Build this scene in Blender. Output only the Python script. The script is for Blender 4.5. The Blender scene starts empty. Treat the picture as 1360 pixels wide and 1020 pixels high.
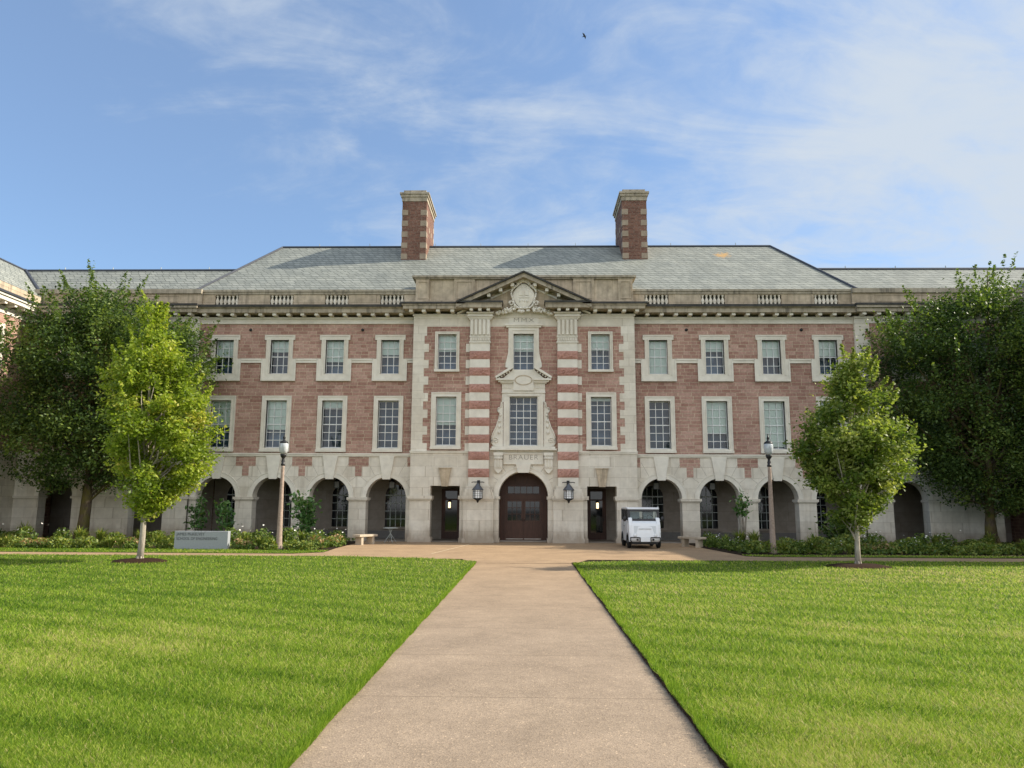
import bpy, math, random
import numpy as np
from mathutils import Vector, Matrix
R = math.radians
PI = math.pi
random.seed(7)
rng = np.random.default_rng(11)
sc = bpy.context.scene
col = sc.collection

# ------------------------------------------------------------------ helpers
def tag(o, label=None, cat=None, group=None, kind=None):
    if label: o['label'] = label
    if cat: o['category'] = cat
    if group: o['group'] = group
    if kind: o['kind'] = kind
    return o

def empty(name, loc=(0, 0, 0), rz=0):
    o = bpy.data.objects.new(name, None)
    o.location = loc
    o.rotation_euler = (0, 0, rz)
    o.empty_display_size = .3
    col.objects.link(o)
    return o

def children(o):
    return [c for c in bpy.data.objects if c.parent == o]

def copy_tree(o, parent=None):
    c = o.copy()
    col.objects.link(c)
    c.parent = parent
    for ch in children(o):
        copy_tree(ch, c)
    return c

class MB:
    """collects shapes; build() links them as one mesh object"""
    def __init__(s):
        s.v = []; s.f = []; s.sm = []
    def add(s, vs, fs, smooth=False):
        n = len(s.v)
        s.v += [tuple(p) for p in vs]
        s.f += [tuple(i + n for i in f) for f in fs]
        s.sm += [smooth] * len(fs)
        return s
    def box(s, x0, x1, y0, y1, z0, z1):
        if x0 > x1: x0, x1 = x1, x0
        if y0 > y1: y0, y1 = y1, y0
        if z0 > z1: z0, z1 = z1, z0
        return s.add([(x0, y0, z0), (x1, y0, z0), (x1, y1, z0), (x0, y1, z0), (x0, y0, z1), (x1, y0, z1), (x1, y1, z1), (x0, y1, z1)],
              [(0, 3, 2, 1), (4, 5, 6, 7), (0, 1, 5, 4), (1, 2, 6, 5), (2, 3, 7, 6), (3, 0, 4, 7)])
    def prism(s, poly, y0, y1):
        """polygon in x,z (anticlockwise seen from -y) pushed from y0 to y1"""
        n = len(poly)
        vs = [(x, y0, z) for x, z in poly] + [(x, y1, z) for x, z in poly]
        fs = [tuple(range(n)), tuple(range(2 * n - 1, n - 1, -1))]
        for i in range(n):
            j = (i + 1) % n
            fs.append((i, i + n, j + n, j))
        return s.add(vs, fs)
    def prismx(s, poly, x0, x1):
        """polygon in y,z pushed along x"""
        n = len(poly)
        vs = [(x0, y, z) for y, z in poly] + [(x1, y, z) for y, z in poly]
        fs = [tuple(range(n)), tuple(range(2 * n - 1, n - 1, -1))]
        for i in range(n):
            j = (i + 1) % n
            fs.append((i, i + n, j + n, j))
        return s.add(vs, fs)
    def tube(s, pts, rad, n=8, cap=True, smooth=True):
        pts = [Vector(p) for p in pts]
        if not hasattr(rad, '__len__'): rad = [rad] * len(pts)
        vs = []; fs = []
        for i, p in enumerate(pts):
            d = (pts[min(i + 1, len(pts) - 1)] - pts[max(i - 1, 0)])
            d = d.normalized() if d.length > 1e-9 else Vector((0, 0, 1))
            a = d.cross(Vector((0, 0, 1)))
            if a.length < .05: a = d.cross(Vector((0, 1, 0)))
            a.normalize(); b = d.cross(a)
            for k in range(n):
                t = 2 * PI * k / n
                vs.append(p + (a * math.cos(t) + b * math.sin(t)) * rad[i])
        for i in range(len(pts) - 1):
            for k in range(n):
                k2 = (k + 1) % n
                fs.append((i * n + k, i * n + k2, (i + 1) * n + k2, (i + 1) * n + k))
        if cap:
            fs.append(tuple(range(n - 1, -1, -1)))
            m = (len(pts) - 1) * n
            fs.append(tuple(m + k for k in range(n)))
        return s.add(vs, fs, smooth)
    def lathe(s, prof, c=(0, 0, 0), n=16, smooth=True, sx=1, sy=1, rot=0):
        vs = []; fs = []
        for r, z in prof:
            for k in range(n):
                t = 2 * PI * k / n + rot
                vs.append((c[0] + r * sx * math.cos(t), c[1] + r * sy * math.sin(t), c[2] + z))
        m = len(prof)
        for i in range(m - 1):
            for k in range(n):
                k2 = (k + 1) % n
                fs.append((i * n + k, i * n + k2, (i + 1) * n + k2, (i + 1) * n + k))
        fs.append(tuple(range(n - 1, -1, -1)))
        fs.append(tuple((m - 1) * n + k for k in range(n)))
        return s.add(vs, fs, smooth)
    def blob(s, c, r, n=8, m=5, sc=(1, 1, 1)):
        prof = [(r * math.sin(PI * i / m) + 1e-4, -r * math.cos(PI * i / m)) for i in range(m + 1)]
        vs0 = len(s.v)
        s.lathe(prof, (0, 0, 0), n)
        for i in range(vs0, len(s.v)):
            x, y, z = s.v[i]
            s.v[i] = (c[0] + x * sc[0], c[1] + y * sc[1], c[2] + z * sc[2])
        return s
    def ring(s, cx, cz, r0, r1, y0, y1, a0=0, a1=PI, n=20):
        """a piece of a flat ring standing in the x,z plane"""
        pts = []
        for i in range(n):
            t0 = a0 + (a1 - a0) * i / n; t1 = a0 + (a1 - a0) * (i + 1) / n
            q = [(cx + r0 * math.cos(t0), cz + r0 * math.sin(t0)), (cx + r1 * math.cos(t0), cz + r1 * math.sin(t0)),
                 (cx + r1 * math.cos(t1), cz + r1 * math.sin(t1)), (cx + r0 * math.cos(t1), cz + r0 * math.sin(t1))]
            b = [(x, y0, z) for x, z in q] + [(x, y1, z) for x, z in q]
            fs = [(0, 1, 2, 3), (0, 3, 7, 4), (1, 5, 6, 2)]
            if i == 0: fs.append((0, 4, 5, 1))
            if i == n - 1: fs.append((3, 2, 6, 7))
            s.add(b, fs)
        return s
    def wall(s, x0, x1, z0, z1, y, depth, holes=()):
        """front sheet of a wall with rectangular holes, reveals running back by depth"""
        xs = sorted(set([x0, x1] + [h[0] for h in holes] + [h[1] for h in holes]))
        zs = sorted(set([z0, z1] + [h[2] for h in holes] + [h[3] for h in holes]))
        for i in range(len(xs) - 1):
            for j in range(len(zs) - 1):
                cx = (xs[i] + xs[i + 1]) / 2; cz = (zs[j] + zs[j + 1]) / 2
                if any(h[0] < cx < h[1] and h[2] < cz < h[3] for h in holes): continue
                s.add([(xs[i], y, zs[j]), (xs[i + 1], y, zs[j]), (xs[i + 1], y, zs[j + 1]), (xs[i], y, zs[j + 1])], [(0, 1, 2, 3)])
        for h in holes:
            a, b, c, d = h[:4]
            s.add([(a, y, c), (b, y, c), (b, y, d), (a, y, d), (a, y + depth, c), (b, y + depth, c), (b, y + depth, d), (a, y + depth, d)],
                  [(0, 4, 5, 1), (1, 5, 6, 2), (2, 6, 7, 3), (3, 7, 4, 0)])
        return s
    def archwall(s, x0, x1, z0, z1, cx, r, zs, y, depth, n=20, back=True):
        """a bay of wall with a round-headed opening from z0 up"""
        a = cx - r; b = cx + r
        for (p, q) in ((x0, a), (b, x1)):
            s.add([(p, y, z0), (q, y, z0), (q, y, z1), (p, y, z1)], [(0, 1, 2, 3)])
            if back: s.add([(p, y + depth, z0), (q, y + depth, z0), (q, y + depth, z1), (p, y + depth, z1)], [(3, 2, 1, 0)])
        for xx, fl in ((a, 0), (b, 1)):
            f = (0, 1, 2, 3) if not fl else (3, 2, 1, 0)
            s.add([(xx, y, z0), (xx, y + depth, z0), (xx, y + depth, zs), (xx, y, zs)], [f])
        P = [(cx + r * math.cos(PI * i / n), zs + r * math.sin(PI * i / n)) for i in range(n + 1)]
        for i in range(n):
            (xa, za), (xb, zb) = P[i], P[i + 1]
            s.add([(xa, y, za), (xa, y, z1), (xb, y, z1), (xb, y, zb)], [(0, 1, 2, 3)])
            if back: s.add([(xa, y + depth, za), (xa, y + depth, z1), (xb, y + depth, z1), (xb, y + depth, zb)], [(3, 2, 1, 0)])
            s.add([(xa, y, za), (xb, y, zb), (xb, y + depth, zb), (xa, y + depth, za)], [(0, 1, 2, 3)])
        return s
    def build(s, name, m, parent=None, loc=(0, 0, 0), rot=(0, 0, 0), bevel=0):
        me = bpy.data.meshes.new(name)
        me.from_pydata(s.v, [], s.f)
        me.polygons.foreach_set('use_smooth', s.sm)
        me.materials.append(m)
        me.update()
        o = bpy.data.objects.new(name, me)
        col.objects.link(o)
        o.parent = parent
        o.location = loc; o.rotation_euler = rot
        if bevel:
            b = o.modifiers.new('bevel', 'BEVEL'); b.width = bevel; b.segments = 2; b.limit_method = 'ANGLE'
        return o

def quads(name, co, m, parent=None, tint=None, nv=4, extra=None):
    """co: N x nv x 3 array, one loose face each; tint: one number per face"""
    n = len(co)
    me = bpy.data.meshes.new(name)
    me.vertices.add(n * nv); me.loops.add(n * nv); me.polygons.add(n)
    me.vertices.foreach_set('co', co.astype(np.float32).ravel())
    me.loops.foreach_set('vertex_index', np.arange(n * nv, dtype=np.int32))
    me.polygons.foreach_set('loop_start', np.arange(0, n * nv, nv, dtype=np.int32))
    if tint is not None:
        a = me.attributes.new('tint', 'FLOAT', 'FACE'); a.data.foreach_set('value', tint.astype(np.float32))
    me.materials.append(m)
    me.update(calc_edges=True)
    o = bpy.data.objects.new(name, me); col.objects.link(o); o.parent = parent
    return o

# ------------------------------------------------------------------ materials
class NT:
    def __init__(s, name):
        s.m = bpy.data.materials.new(name); s.m.use_nodes = True
        s.t = s.m.node_tree; s.n = s.t.nodes; s.l = s.t.links
        s.p = s.n['Principled BSDF']; s.out = s.n['Material Output']
        s.c = None
    def new(s, t, **k):
        o = s.n.new(t)
        for a, b in k.items(): setattr(o, a, b)
        return o
    def inp(s, node, name, v):
        if v is None: return
        if hasattr(v, 'is_linked') or isinstance(v, bpy.types.NodeSocket): s.l.new(v, node.inputs[name])
        else: node.inputs[name].default_value = v
    def obj(s):
        if not s.c: s.c = s.new('ShaderNodeTexCoord')
        return s.c.outputs['Object']
    def pos(s):
        return s.new('ShaderNodeNewGeometry').outputs['Position']
    def math(s, op, a, b=None, clamp=False):
        o = s.new('ShaderNodeMath', operation=op, use_clamp=clamp)
        s.inp(o, 0, a); s.inp(o, 1, b); return o.outputs[0]
    def noise(s, vec, scale, detail=4, rough=.55, sc3=None):
        if sc3:
            mp = s.new('ShaderNodeMapping'); s.l.new(vec, mp.inputs['Vector']); mp.inputs['Scale'].default_value = sc3; vec = mp.outputs[0]
        o = s.new('ShaderNodeTexNoise'); s.l.new(vec, o.inputs['Vector'])
        o.inputs['Scale'].default_value = scale; o.inputs['Detail'].default_value = detail; o.inputs['Roughness'].default_value = rough
        return o.outputs['Fac']
    def ramp(s, fac, stops):
        o = s.new('ShaderNodeValToRGB'); s.l.new(fac, o.inputs['Fac'])
        e = o.color_ramp.elements
        while len(e) < len(stops): e.new(.5)
        for i, (p, c) in enumerate(stops):
            e[i].position = p; e[i].color = (c[0], c[1], c[2], 1) if hasattr(c, '__len__') else (c, c, c, 1)
        return o.outputs['Color']
    def mix(s, fac, a, b, mode='MIX'):
        o = s.new('ShaderNodeMix', data_type='RGBA', blend_type=mode)
        s.inp(o, 'Factor', fac)
        for nm, v in ((6, a), (7, b)):
            if isinstance(v, bpy.types.NodeSocket): s.l.new(v, o.inputs[nm])
            else: o.inputs[nm].default_value = (v[0], v[1], v[2], 1)
        return o.outputs[2]
    def bump(s, h, strength=.4, dist=.02):
        b = s.new('ShaderNodeBump'); s.l.new(h, b.inputs['Height'])
        b.inputs['Strength'].default_value = strength; b.inputs['Distance'].default_value = dist
        s.l.new(b.outputs[0], s.p.inputs['Normal'])
    def done(s, color, rough=.7, spec=.3, metal=0):
        s.inp(s.p, 'Base Color', color if isinstance(color, bpy.types.NodeSocket) else (color[0], color[1], color[2], 1))
        s.inp(s.p, 'Roughness', rough)
        s.p.inputs['Specular IOR Level'].default_value = spec
        s.p.inputs['Metallic'].default_value = metal
        return s.m

def plain(name, c, rough=.6, spec=.3, metal=0, var=.15, scale=6):
    t = NT(name)
    n = t.noise(t.obj(), scale)
    f = t.ramp(n, [(.3, 1 - var), (.7, 1 + var * .5)])
    return t.done(t.mix(1, c, f, 'MULTIPLY'), rough, spec, metal)

def courses(t, vec, row, wide, seed=0., wvar=.7):
    """u,v for courses of stones of uneven length; returns (brick vector, hash per course)"""
    sp = t.new('ShaderNodeSeparateXYZ'); t.l.new(vec, sp.inputs[0])
    u = t.math('ADD', sp.outputs[0], sp.outputs[1]); v = sp.outputs[2]
    rw = t.math('FLOOR', t.math('DIVIDE', v, row))
    w = t.new('ShaderNodeTexWhiteNoise', noise_dimensions='1D'); t.l.new(t.math('ADD', rw, seed), w.inputs['W'])
    w2 = t.new('ShaderNodeTexWhiteNoise', noise_dimensions='1D'); t.l.new(t.math('ADD', rw, seed + 77.3), w2.inputs['W'])
    sc_ = t.math('ADD', t.math('MULTIPLY', w2.outputs[0], wvar), 1 - wvar / 2)
    u2 = t.math('ADD', t.math('MULTIPLY', u, sc_), t.math('MULTIPLY', w.outputs[0], wide * 7))
    # stretch some stones: bend u by a slow sine
    u3 = t.math('ADD', u2, t.math('MULTIPLY', t.math('SINE', t.math('MULTIPLY', u2, 2.1)), wide * .22))
    cb = t.new('ShaderNodeCombineXYZ'); t.l.new(u3, cb.inputs[0]); t.l.new(v, cb.inputs[1])
    return cb.outputs[0]

def bricktex(t, vec, row, wide, mortar, c1, c2, cm, offset=.0, smooth=.1):
    b = t.new('ShaderNodeTexBrick'); t.l.new(vec, b.inputs['Vector'])
    b.offset = offset; b.squash = 1
    b.inputs['Scale'].default_value = 1
    b.inputs['Brick Width'].default_value = wide; b.inputs['Row Height'].default_value = row
    b.inputs['Mortar Size'].default_value = mortar; b.inputs['Mortar Smooth'].default_value = smooth
    b.inputs['Color1'].default_value = (*c1, 1); b.inputs['Color2'].default_value = (*c2, 1); b.inputs['Mortar'].default_value = (*cm, 1)
    return b

def red_ashlar(name, row=.175, wide=.44, c1=(.335, .19, .15), c2=(.49, .32, .265), cm=(.56, .45, .34), mortar=.012, rough_bump=.7):
    t = NT(name)
    v = courses(t, t.obj(), row, wide)
    b = bricktex(t, v, row, wide, mortar, c1, c2, cm)
    n = t.noise(t.obj(), 9, 5, .65); n2 = t.noise(t.obj(), .55, 4)
    c = t.mix(.75, b.outputs['Color'], t.ramp(n, [(.25, .62), (.75, 1.28)]), 'MULTIPLY')
    c = t.mix(1, c, t.ramp(n2, [(.3, (.80, .76, .75)), (.62, (1.06, 1.05, 1.04))]), 'MULTIPLY')
    h = t.math('SUBTRACT', t.math('MULTIPLY', t.noise(t.obj(), 14, 5, .6), 1.2), b.outputs['Fac'])
    t.bump(h, rough_bump, .03)
    return t.done(c, .85, .2)

def stone(name, base, joints=None, streak=.0, dirt=.25, bumpy=.25, jc=.62, damp=0):
    t = NT(name)
    o = t.obj()
    n = t.noise(o, 3.2, 6, .62); n2 = t.noise(o, .7, 3)
    c = t.mix(1, base, t.ramp(n, [(.25, 1 - dirt), (.7, 1.1)]), 'MULTIPLY')
    c = t.mix(1, c, t.ramp(n2, [(.3, (.90, .88, .85)), (.65, (1.05, 1.05, 1.05))]), 'MULTIPLY')
    h = t.noise(o, 30, 4)
    if joints:
        row, wide = joints
        v = courses(t, o, row, wide, 3.3, .5)
        b = bricktex(t, v, row, wide, .009, (.92, .90, .87), (1.06, 1.05, 1.04), (jc, jc * .95, jc * .9))
        c = t.mix(1, c, b.outputs['Color'], 'MULTIPLY')
        h = t.math('SUBTRACT', t.math('MULTIPLY', h, .4), b.outputs['Fac'])
    if streak:
        st = t.noise(o, 1.0, 5, .6, (5.5, 5.5, .55))
        st2 = t.noise(o, .9, 3)
        f = t.math('MULTIPLY', t.ramp(st, [(.48, 0), (.66, 1)]), streak)
        f = t.math('MULTIPLY', f, t.ramp(st2, [(.35, .25), (.6, 1)]))
        c = t.mix(f, c, (.045, .042, .04))
    if damp:
        sp = t.new('ShaderNodeSeparateXYZ'); t.l.new(o, sp.inputs[0])
        hh = t.math('SUBTRACT', sp.outputs[2], t.math('MULTIPLY', t.noise(o, 1.6, 5, .65, (1, 1, .35)), 1.5))
        c = t.mix(t.ramp(t.math('ADD', hh, .6), [(.05, damp), (.62, 0)]), c, (.20, .135, .085))
        st = t.noise(o, 1.0, 4, .6, (3.2, 3.2, .25))
        c = t.mix(t.math('MULTIPLY', t.ramp(st, [(.55, 0), (.72, 1)]), damp * .6), c, (.26, .21, .15))
    t.bump(h, bumpy, .01)
    return t.done(c, .85, .2)

M = {}
M['red'] = red_ashlar('red_granite_ashlar')
M['redband'] = red_ashlar('rock_faced_red_band', 5, 6, (.43, .235, .19), (.52, .31, .255), (.4, .2, .18), .001, 1.0)
M['brick'] = red_ashlar('chimney_brick', .085, .25, (.14, .062, .045), (.235, .115, .082), (.22, .18, .145), .010, .4)
M['stone'] = stone('limestone_trim', (.69, .655, .58), None, .0, .10)
M['ashlar'] = stone('limestone_ashlar', (.68, .645, .57), (.41, 1.15), .0, .11, .35, .76)
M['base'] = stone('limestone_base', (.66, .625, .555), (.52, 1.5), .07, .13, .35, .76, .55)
M['old'] = stone('weathered_limestone', (.53, .445, .335), (2.0, 1.43), .38, .35, .4, .6)
M['cornice'] = stone('sooty_cornice_stone', (.44, .385, .30), None, .62, .35)
M['soot'] = stone('black_crusted_stone', (.075, .073, .07), None, .3, .5)
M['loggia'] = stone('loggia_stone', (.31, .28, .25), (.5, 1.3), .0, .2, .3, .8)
M['quoin'] = stone('chimney_quoin_stone', (.34, .275, .21), None, .0, .25)
M['benchstone'] = stone('bench_stone', (.50, .43, .34), None, .0, .25)
M['lead'] = plain('lead_flashing', (.060, .066, .082), .5, .4, .3)
M['copper'] = plain('dark_flashing', (.045, .018, .016), .6, .3)
M['white'] = plain('white_painted_sash', (.70, .72, .72), .5, .4, 0, .05)
M['sashframe'] = plain('grey_sash_frame', (.40, .44, .43), .5, .4, 0, .05)
M['blind'] = plain('pale_roller_blind', (.78, .84, .79), .8, .1, 0, .05, .8)
def mk_room():
    t = NT('reflection_blue_room'); oi = t.new('ShaderNodeObjectInfo')
    n = t.noise(t.obj(), 1.1, 2)
    c = t.mix(1, (.125, .195, .33), t.ramp(n, [(.35, .55), (.65, 1.25)]), 'MULTIPLY')  # blue put into the room colour to stand for sky reflected in panes
    c = t.mix(1, c, t.ramp(oi.outputs['Random'], [(0, (.45, .45, .45)), (1, (1.5, 1.45, 1.35))]), 'MULTIPLY')  # brightness varied per window in place of differing reflections
    return t.done(c, .9, .1)
M['room'] = mk_room()
M['iron'] = plain('black_iron', (.02, .02, .022), .45, .5, .3)
M['mj'] = plain('mortar_grey', (.36, .32, .27), .9)

def mk_slate():
    t = NT('green_grey_slate')
    o = t.obj()
    v = courses(t, o, .20, .36, 9.1, .5)
    b = bricktex(t, v, .20, .36, .017, (.225, .235, .212), (.30, .31, .28), (.085, .09, .08), .0, .3)
    n = t.noise(o, 1.1, 5, .6)
    c = t.mix(1, b.outputs['Color'], t.ramp(n, [(.3, (.84, .86, .86)), (.7, (1.08, 1.08, 1.05))]), 'MULTIPLY')
    # an orange lichen stain high on the slope
    d = t.new('ShaderNodeVectorMath', operation='DISTANCE'); t.l.new(o, d.inputs[0]); d.inputs[1].default_value = (11.35, 4.9, 15.95)
    dd = t.math('ADD', d.outputs['Value'], t.math('MULTIPLY', t.math('SUBTRACT', t.noise(o, 5, 4), .5), 1.4))
    f = t.ramp(dd, [(.12, .8), (.5, 0)])
    c = t.mix(f, c, (.52, .30, .09))
    h = t.math('SUBTRACT', 0, b.outputs['Fac'])
    t.bump(h, .5, .02)
    return t.done(c, .6, .4)
M['slate'] = mk_slate()

def mk_glass():
    t = NT('window_glass')
    tr = t.new('ShaderNodeBsdfTransparent'); tr.inputs[0].default_value = (.87, .93, .925, 1)
    gl = t.new('ShaderNodeBsdfGlossy'); gl.inputs['Roughness'].default_value = .03
    fr = t.new('ShaderNodeFresnel'); fr.inputs[0].default_value = 1.6
    oi = t.new('ShaderNodeObjectInfo'); va = t.new('ShaderNodeVectorMath', operation='ADD'); t.l.new(t.obj(), va.inputs[0]); cx_ = t.new('ShaderNodeCombineXYZ'); t.l.new(t.math('MULTIPLY', oi.outputs['Random'], 40), cx_.inputs[0]); t.l.new(cx_.outputs[0], va.inputs[1])
    n = t.noise(va.outputs[0], .9, 2)
    b = t.new('ShaderNodeBump'); t.l.new(n, b.inputs['Height']); b.inputs['Strength'].default_value = .12; b.inputs['Distance'].default_value = .06
    t.l.new(b.outputs[0], gl.inputs['Normal'])
    mx = t.new('ShaderNodeMixShader'); t.l.new(t.math('MULTIPLY', fr.outputs[0], 1.25, True), mx.inputs[0])
    t.l.new(tr.outputs[0], mx.inputs[1]); t.l.new(gl.outputs[0], mx.inputs[2]); t.l.new(mx.outputs[0], t.out.inputs[0])
    return t.m
M['glass'] = mk_glass()

def mk_wood():
    t = NT('stained_oak')
    n = t.noise(t.obj(), 4, 5, .6, (9, 9, .7))
    c = t.ramp(n, [(.3, (.040, .014, .008)), (.7, (.085, .033, .018))])
    return t.done(c, .45, .4)
M['wood'] = mk_wood()

def emit(name, c, s):
    t = NT(name)
    t.p.inputs['Emission Color'].default_value = (*c, 1); t.p.inputs['Emission Strength'].default_value = s
    return t.done(c, .5)
M['lit'] = emit('lit_lamp_glass', (1, .70, .38), 1.3)
M['frost'] = plain('frosted_white_glass', (.80, .82, .84), .25, .5, 0, .03)

# ------------------------------------------------------------------ world, sun, camera
SUN_EL, SUN_AZ = 33.5, 83.0      # azimuth from +y towards +x
w = bpy.data.worlds.new("World"); sc.world = w; w.use_nodes = True
t = w.node_tree; N = t.nodes; L = t.links
bg = N['Background']
sky = N.new('ShaderNodeTexSky'); sky.sky_type = 'NISHITA'; sky.sun_disc = False
sky.sun_elevation = R(SUN_EL); sky.sun_rotation = R(SUN_AZ)
sky.air_density = .85; sky.dust_density = .15; sky.ozone_density = 2.2
def wm(op, a, b=None, c=False):
    o = N.new('ShaderNodeMath'); o.operation = op; o.use_clamp = c
    for i, v in enumerate((a, b)):
        if v is None: continue
        if isinstance(v, bpy.types.NodeSocket): L.new(v, o.inputs[i])
        else: o.inputs[i].default_value = v
    return o.outputs[0]
tc = N.new('ShaderNodeTexCoord'); sx = N.new('ShaderNodeSeparateXYZ'); L.new(tc.outputs['Generated'], sx.inputs[0])
zz = wm('ADD', wm('MAXIMUM', sx.outputs[2], 0.0), .42)
px_, py_ = wm('DIVIDE', sx.outputs[0], zz), wm('DIVIDE', sx.outputs[1], zz)
cb = N.new('ShaderNodeCombineXYZ'); L.new(px_, cb.inputs[0]); L.new(py_, cb.inputs[1])
def wn(scale, detail, rough, sc3, rot=0, dist=0., loc=(0, 0, 0)):
    mp = N.new('ShaderNodeMapping'); L.new(cb.outputs[0], mp.inputs['Vector']); mp.inputs['Scale'].default_value = sc3
    mp.inputs['Rotation'].default_value = (0, 0, R(rot)); mp.inputs['Location'].default_value = loc
    o = N.new('ShaderNodeTexNoise'); L.new(mp.outputs[0], o.inputs['Vector'])
    o.inputs['Scale'].default_value = scale; o.inputs['Detail'].default_value = detail; o.inputs['Roughness'].default_value = rough
    o.inputs['Distortion'].default_value = dist
    return o.outputs['Fac']
n1 = wn(1.5, 3, .5, (1, 1, 1), 0, .3, (3.4, 1.2, 0))           # big soft masses
n2 = wn(3.2, 9, .62, (.75, 1.7, 1), -28, 1.1, (.7, .3, 0))      # combed cirrus
n3 = wn(15, 5, .6, (1.0, 1.25, 1), 15, .5)                      # fine ripple
cov = wm('ADD', wm('MULTIPLY', n1, 1.5), wm('MULTIPLY', n2, 1.6))
cov = wm('ADD', cov, wm('MULTIPLY', n3, .55))
cov = wm('ADD', cov, wm('MULTIPLY', px_, .75))                  # thicker towards the sun's side
cov = wm('ADD', cov, wm('MULTIPLY', wm('MAXIMUM', wm('MULTIPLY', sx.outputs[1], -1.0), 0.0), 1.3))  # extra cover added behind the viewer, out of view, for facade light
cov = wm('SUBTRACT', cov, 1.46)
mr = N.new('ShaderNodeMapRange'); mr.interpolation_type = 'SMOOTHSTEP'; L.new(cov, mr.inputs['Value'])
mr.inputs['From Min'].default_value = 0.0; mr.inputs['From Max'].default_value = 1.0; mr.inputs['To Min'].default_value = .15; mr.inputs['To Max'].default_value = .95
mx = N.new('ShaderNodeMix'); mx.data_type = 'RGBA'; L.new(mr.outputs[0], mx.inputs['Factor'])
gm = N.new('ShaderNodeMix'); gm.data_type = 'RGBA'; gm.blend_type = 'MULTIPLY'; gm.inputs['Factor'].default_value = 1
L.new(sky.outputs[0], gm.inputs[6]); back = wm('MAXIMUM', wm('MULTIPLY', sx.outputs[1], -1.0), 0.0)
gz = wm('ADD', wm('MULTIPLY', wm('MAXIMUM', sx.outputs[2], 0), .30), .50)
gc = N.new('ShaderNodeMix'); gc.data_type = 'RGBA'; gc.blend_type = 'MULTIPLY'; gc.inputs['Factor'].default_value = 1
cz = N.new('ShaderNodeCombineColor')
for k_ in range(3): L.new(gz, cz.inputs[k_])
L.new(cz.outputs[0], gc.inputs[6]); gc.inputs[7].default_value = (.86, .98, 1.03, 1)
L.new(gc.outputs[2], gm.inputs[7])
# unseen cloud added behind the viewer, thicker and brighter, to light the facade
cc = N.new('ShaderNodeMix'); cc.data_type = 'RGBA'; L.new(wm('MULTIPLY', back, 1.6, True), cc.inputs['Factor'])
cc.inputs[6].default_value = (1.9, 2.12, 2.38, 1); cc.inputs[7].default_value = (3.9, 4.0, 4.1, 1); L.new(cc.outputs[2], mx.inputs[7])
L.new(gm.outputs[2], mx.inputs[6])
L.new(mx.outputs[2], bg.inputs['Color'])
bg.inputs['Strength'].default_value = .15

sun = bpy.data.lights.new('sun', 'SUN'); sun.energy = 3.35; sun.angle = R(.5); sun.color = (1, .91, .76)
so = bpy.data.objects.new('sun', sun); col.objects.link(so)
az, el = R(SUN_AZ), R(SUN_EL)
tosun = Vector((math.sin(az) * math.cos(el), math.cos(az) * math.cos(el), math.sin(el)))
so.rotation_euler = tosun.to_track_quat('Z', 'Y').to_euler(); so.location = tosun * 80

cam = bpy.data.cameras.new('camera'); co = bpy.data.objects.new('camera', cam); col.objects.link(co); sc.camera = co
cam.sensor_width = 36; cam.sensor_fit = 'HORIZONTAL'; cam.lens = 27; cam.clip_end = 2000
yw, pt, rl = R(1.3), R(9.0), R(.28)
f = Vector((-math.sin(yw) * math.cos(pt), math.cos(yw) * math.cos(pt), math.sin(pt)))
r0 = Vector((math.cos(yw), math.sin(yw), 0)); u0 = r0.cross(f)
rt = r0 * math.cos(rl) + u0 * math.sin(rl); up = -r0 * math.sin(rl) + u0 * math.cos(rl)
mat = Matrix((rt, up, -f)).transposed().to_4x4(); mat.translation = (.28, -37.6, 1.75)
co.matrix_world = mat
CAM = np.array([.28, -37.6])
sc.view_settings.view_transform = 'Standard'; sc.view_settings.look = 'None'; sc.view_settings.gamma = 1
sc.view_settings.exposure = 1.2
sc.cycles.max_bounces = 8; sc.cycles.transparent_max_bounces = 12

# ------------------------------------------------------------------ ground
def sheet(name, polys, m, z, kind='structure'):
    b = MB()
    for p in polys: b.add([(x, y, z) for x, y in p], [tuple(range(len(p)))])
    return tag(b.build(name, m), kind=kind)

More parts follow.
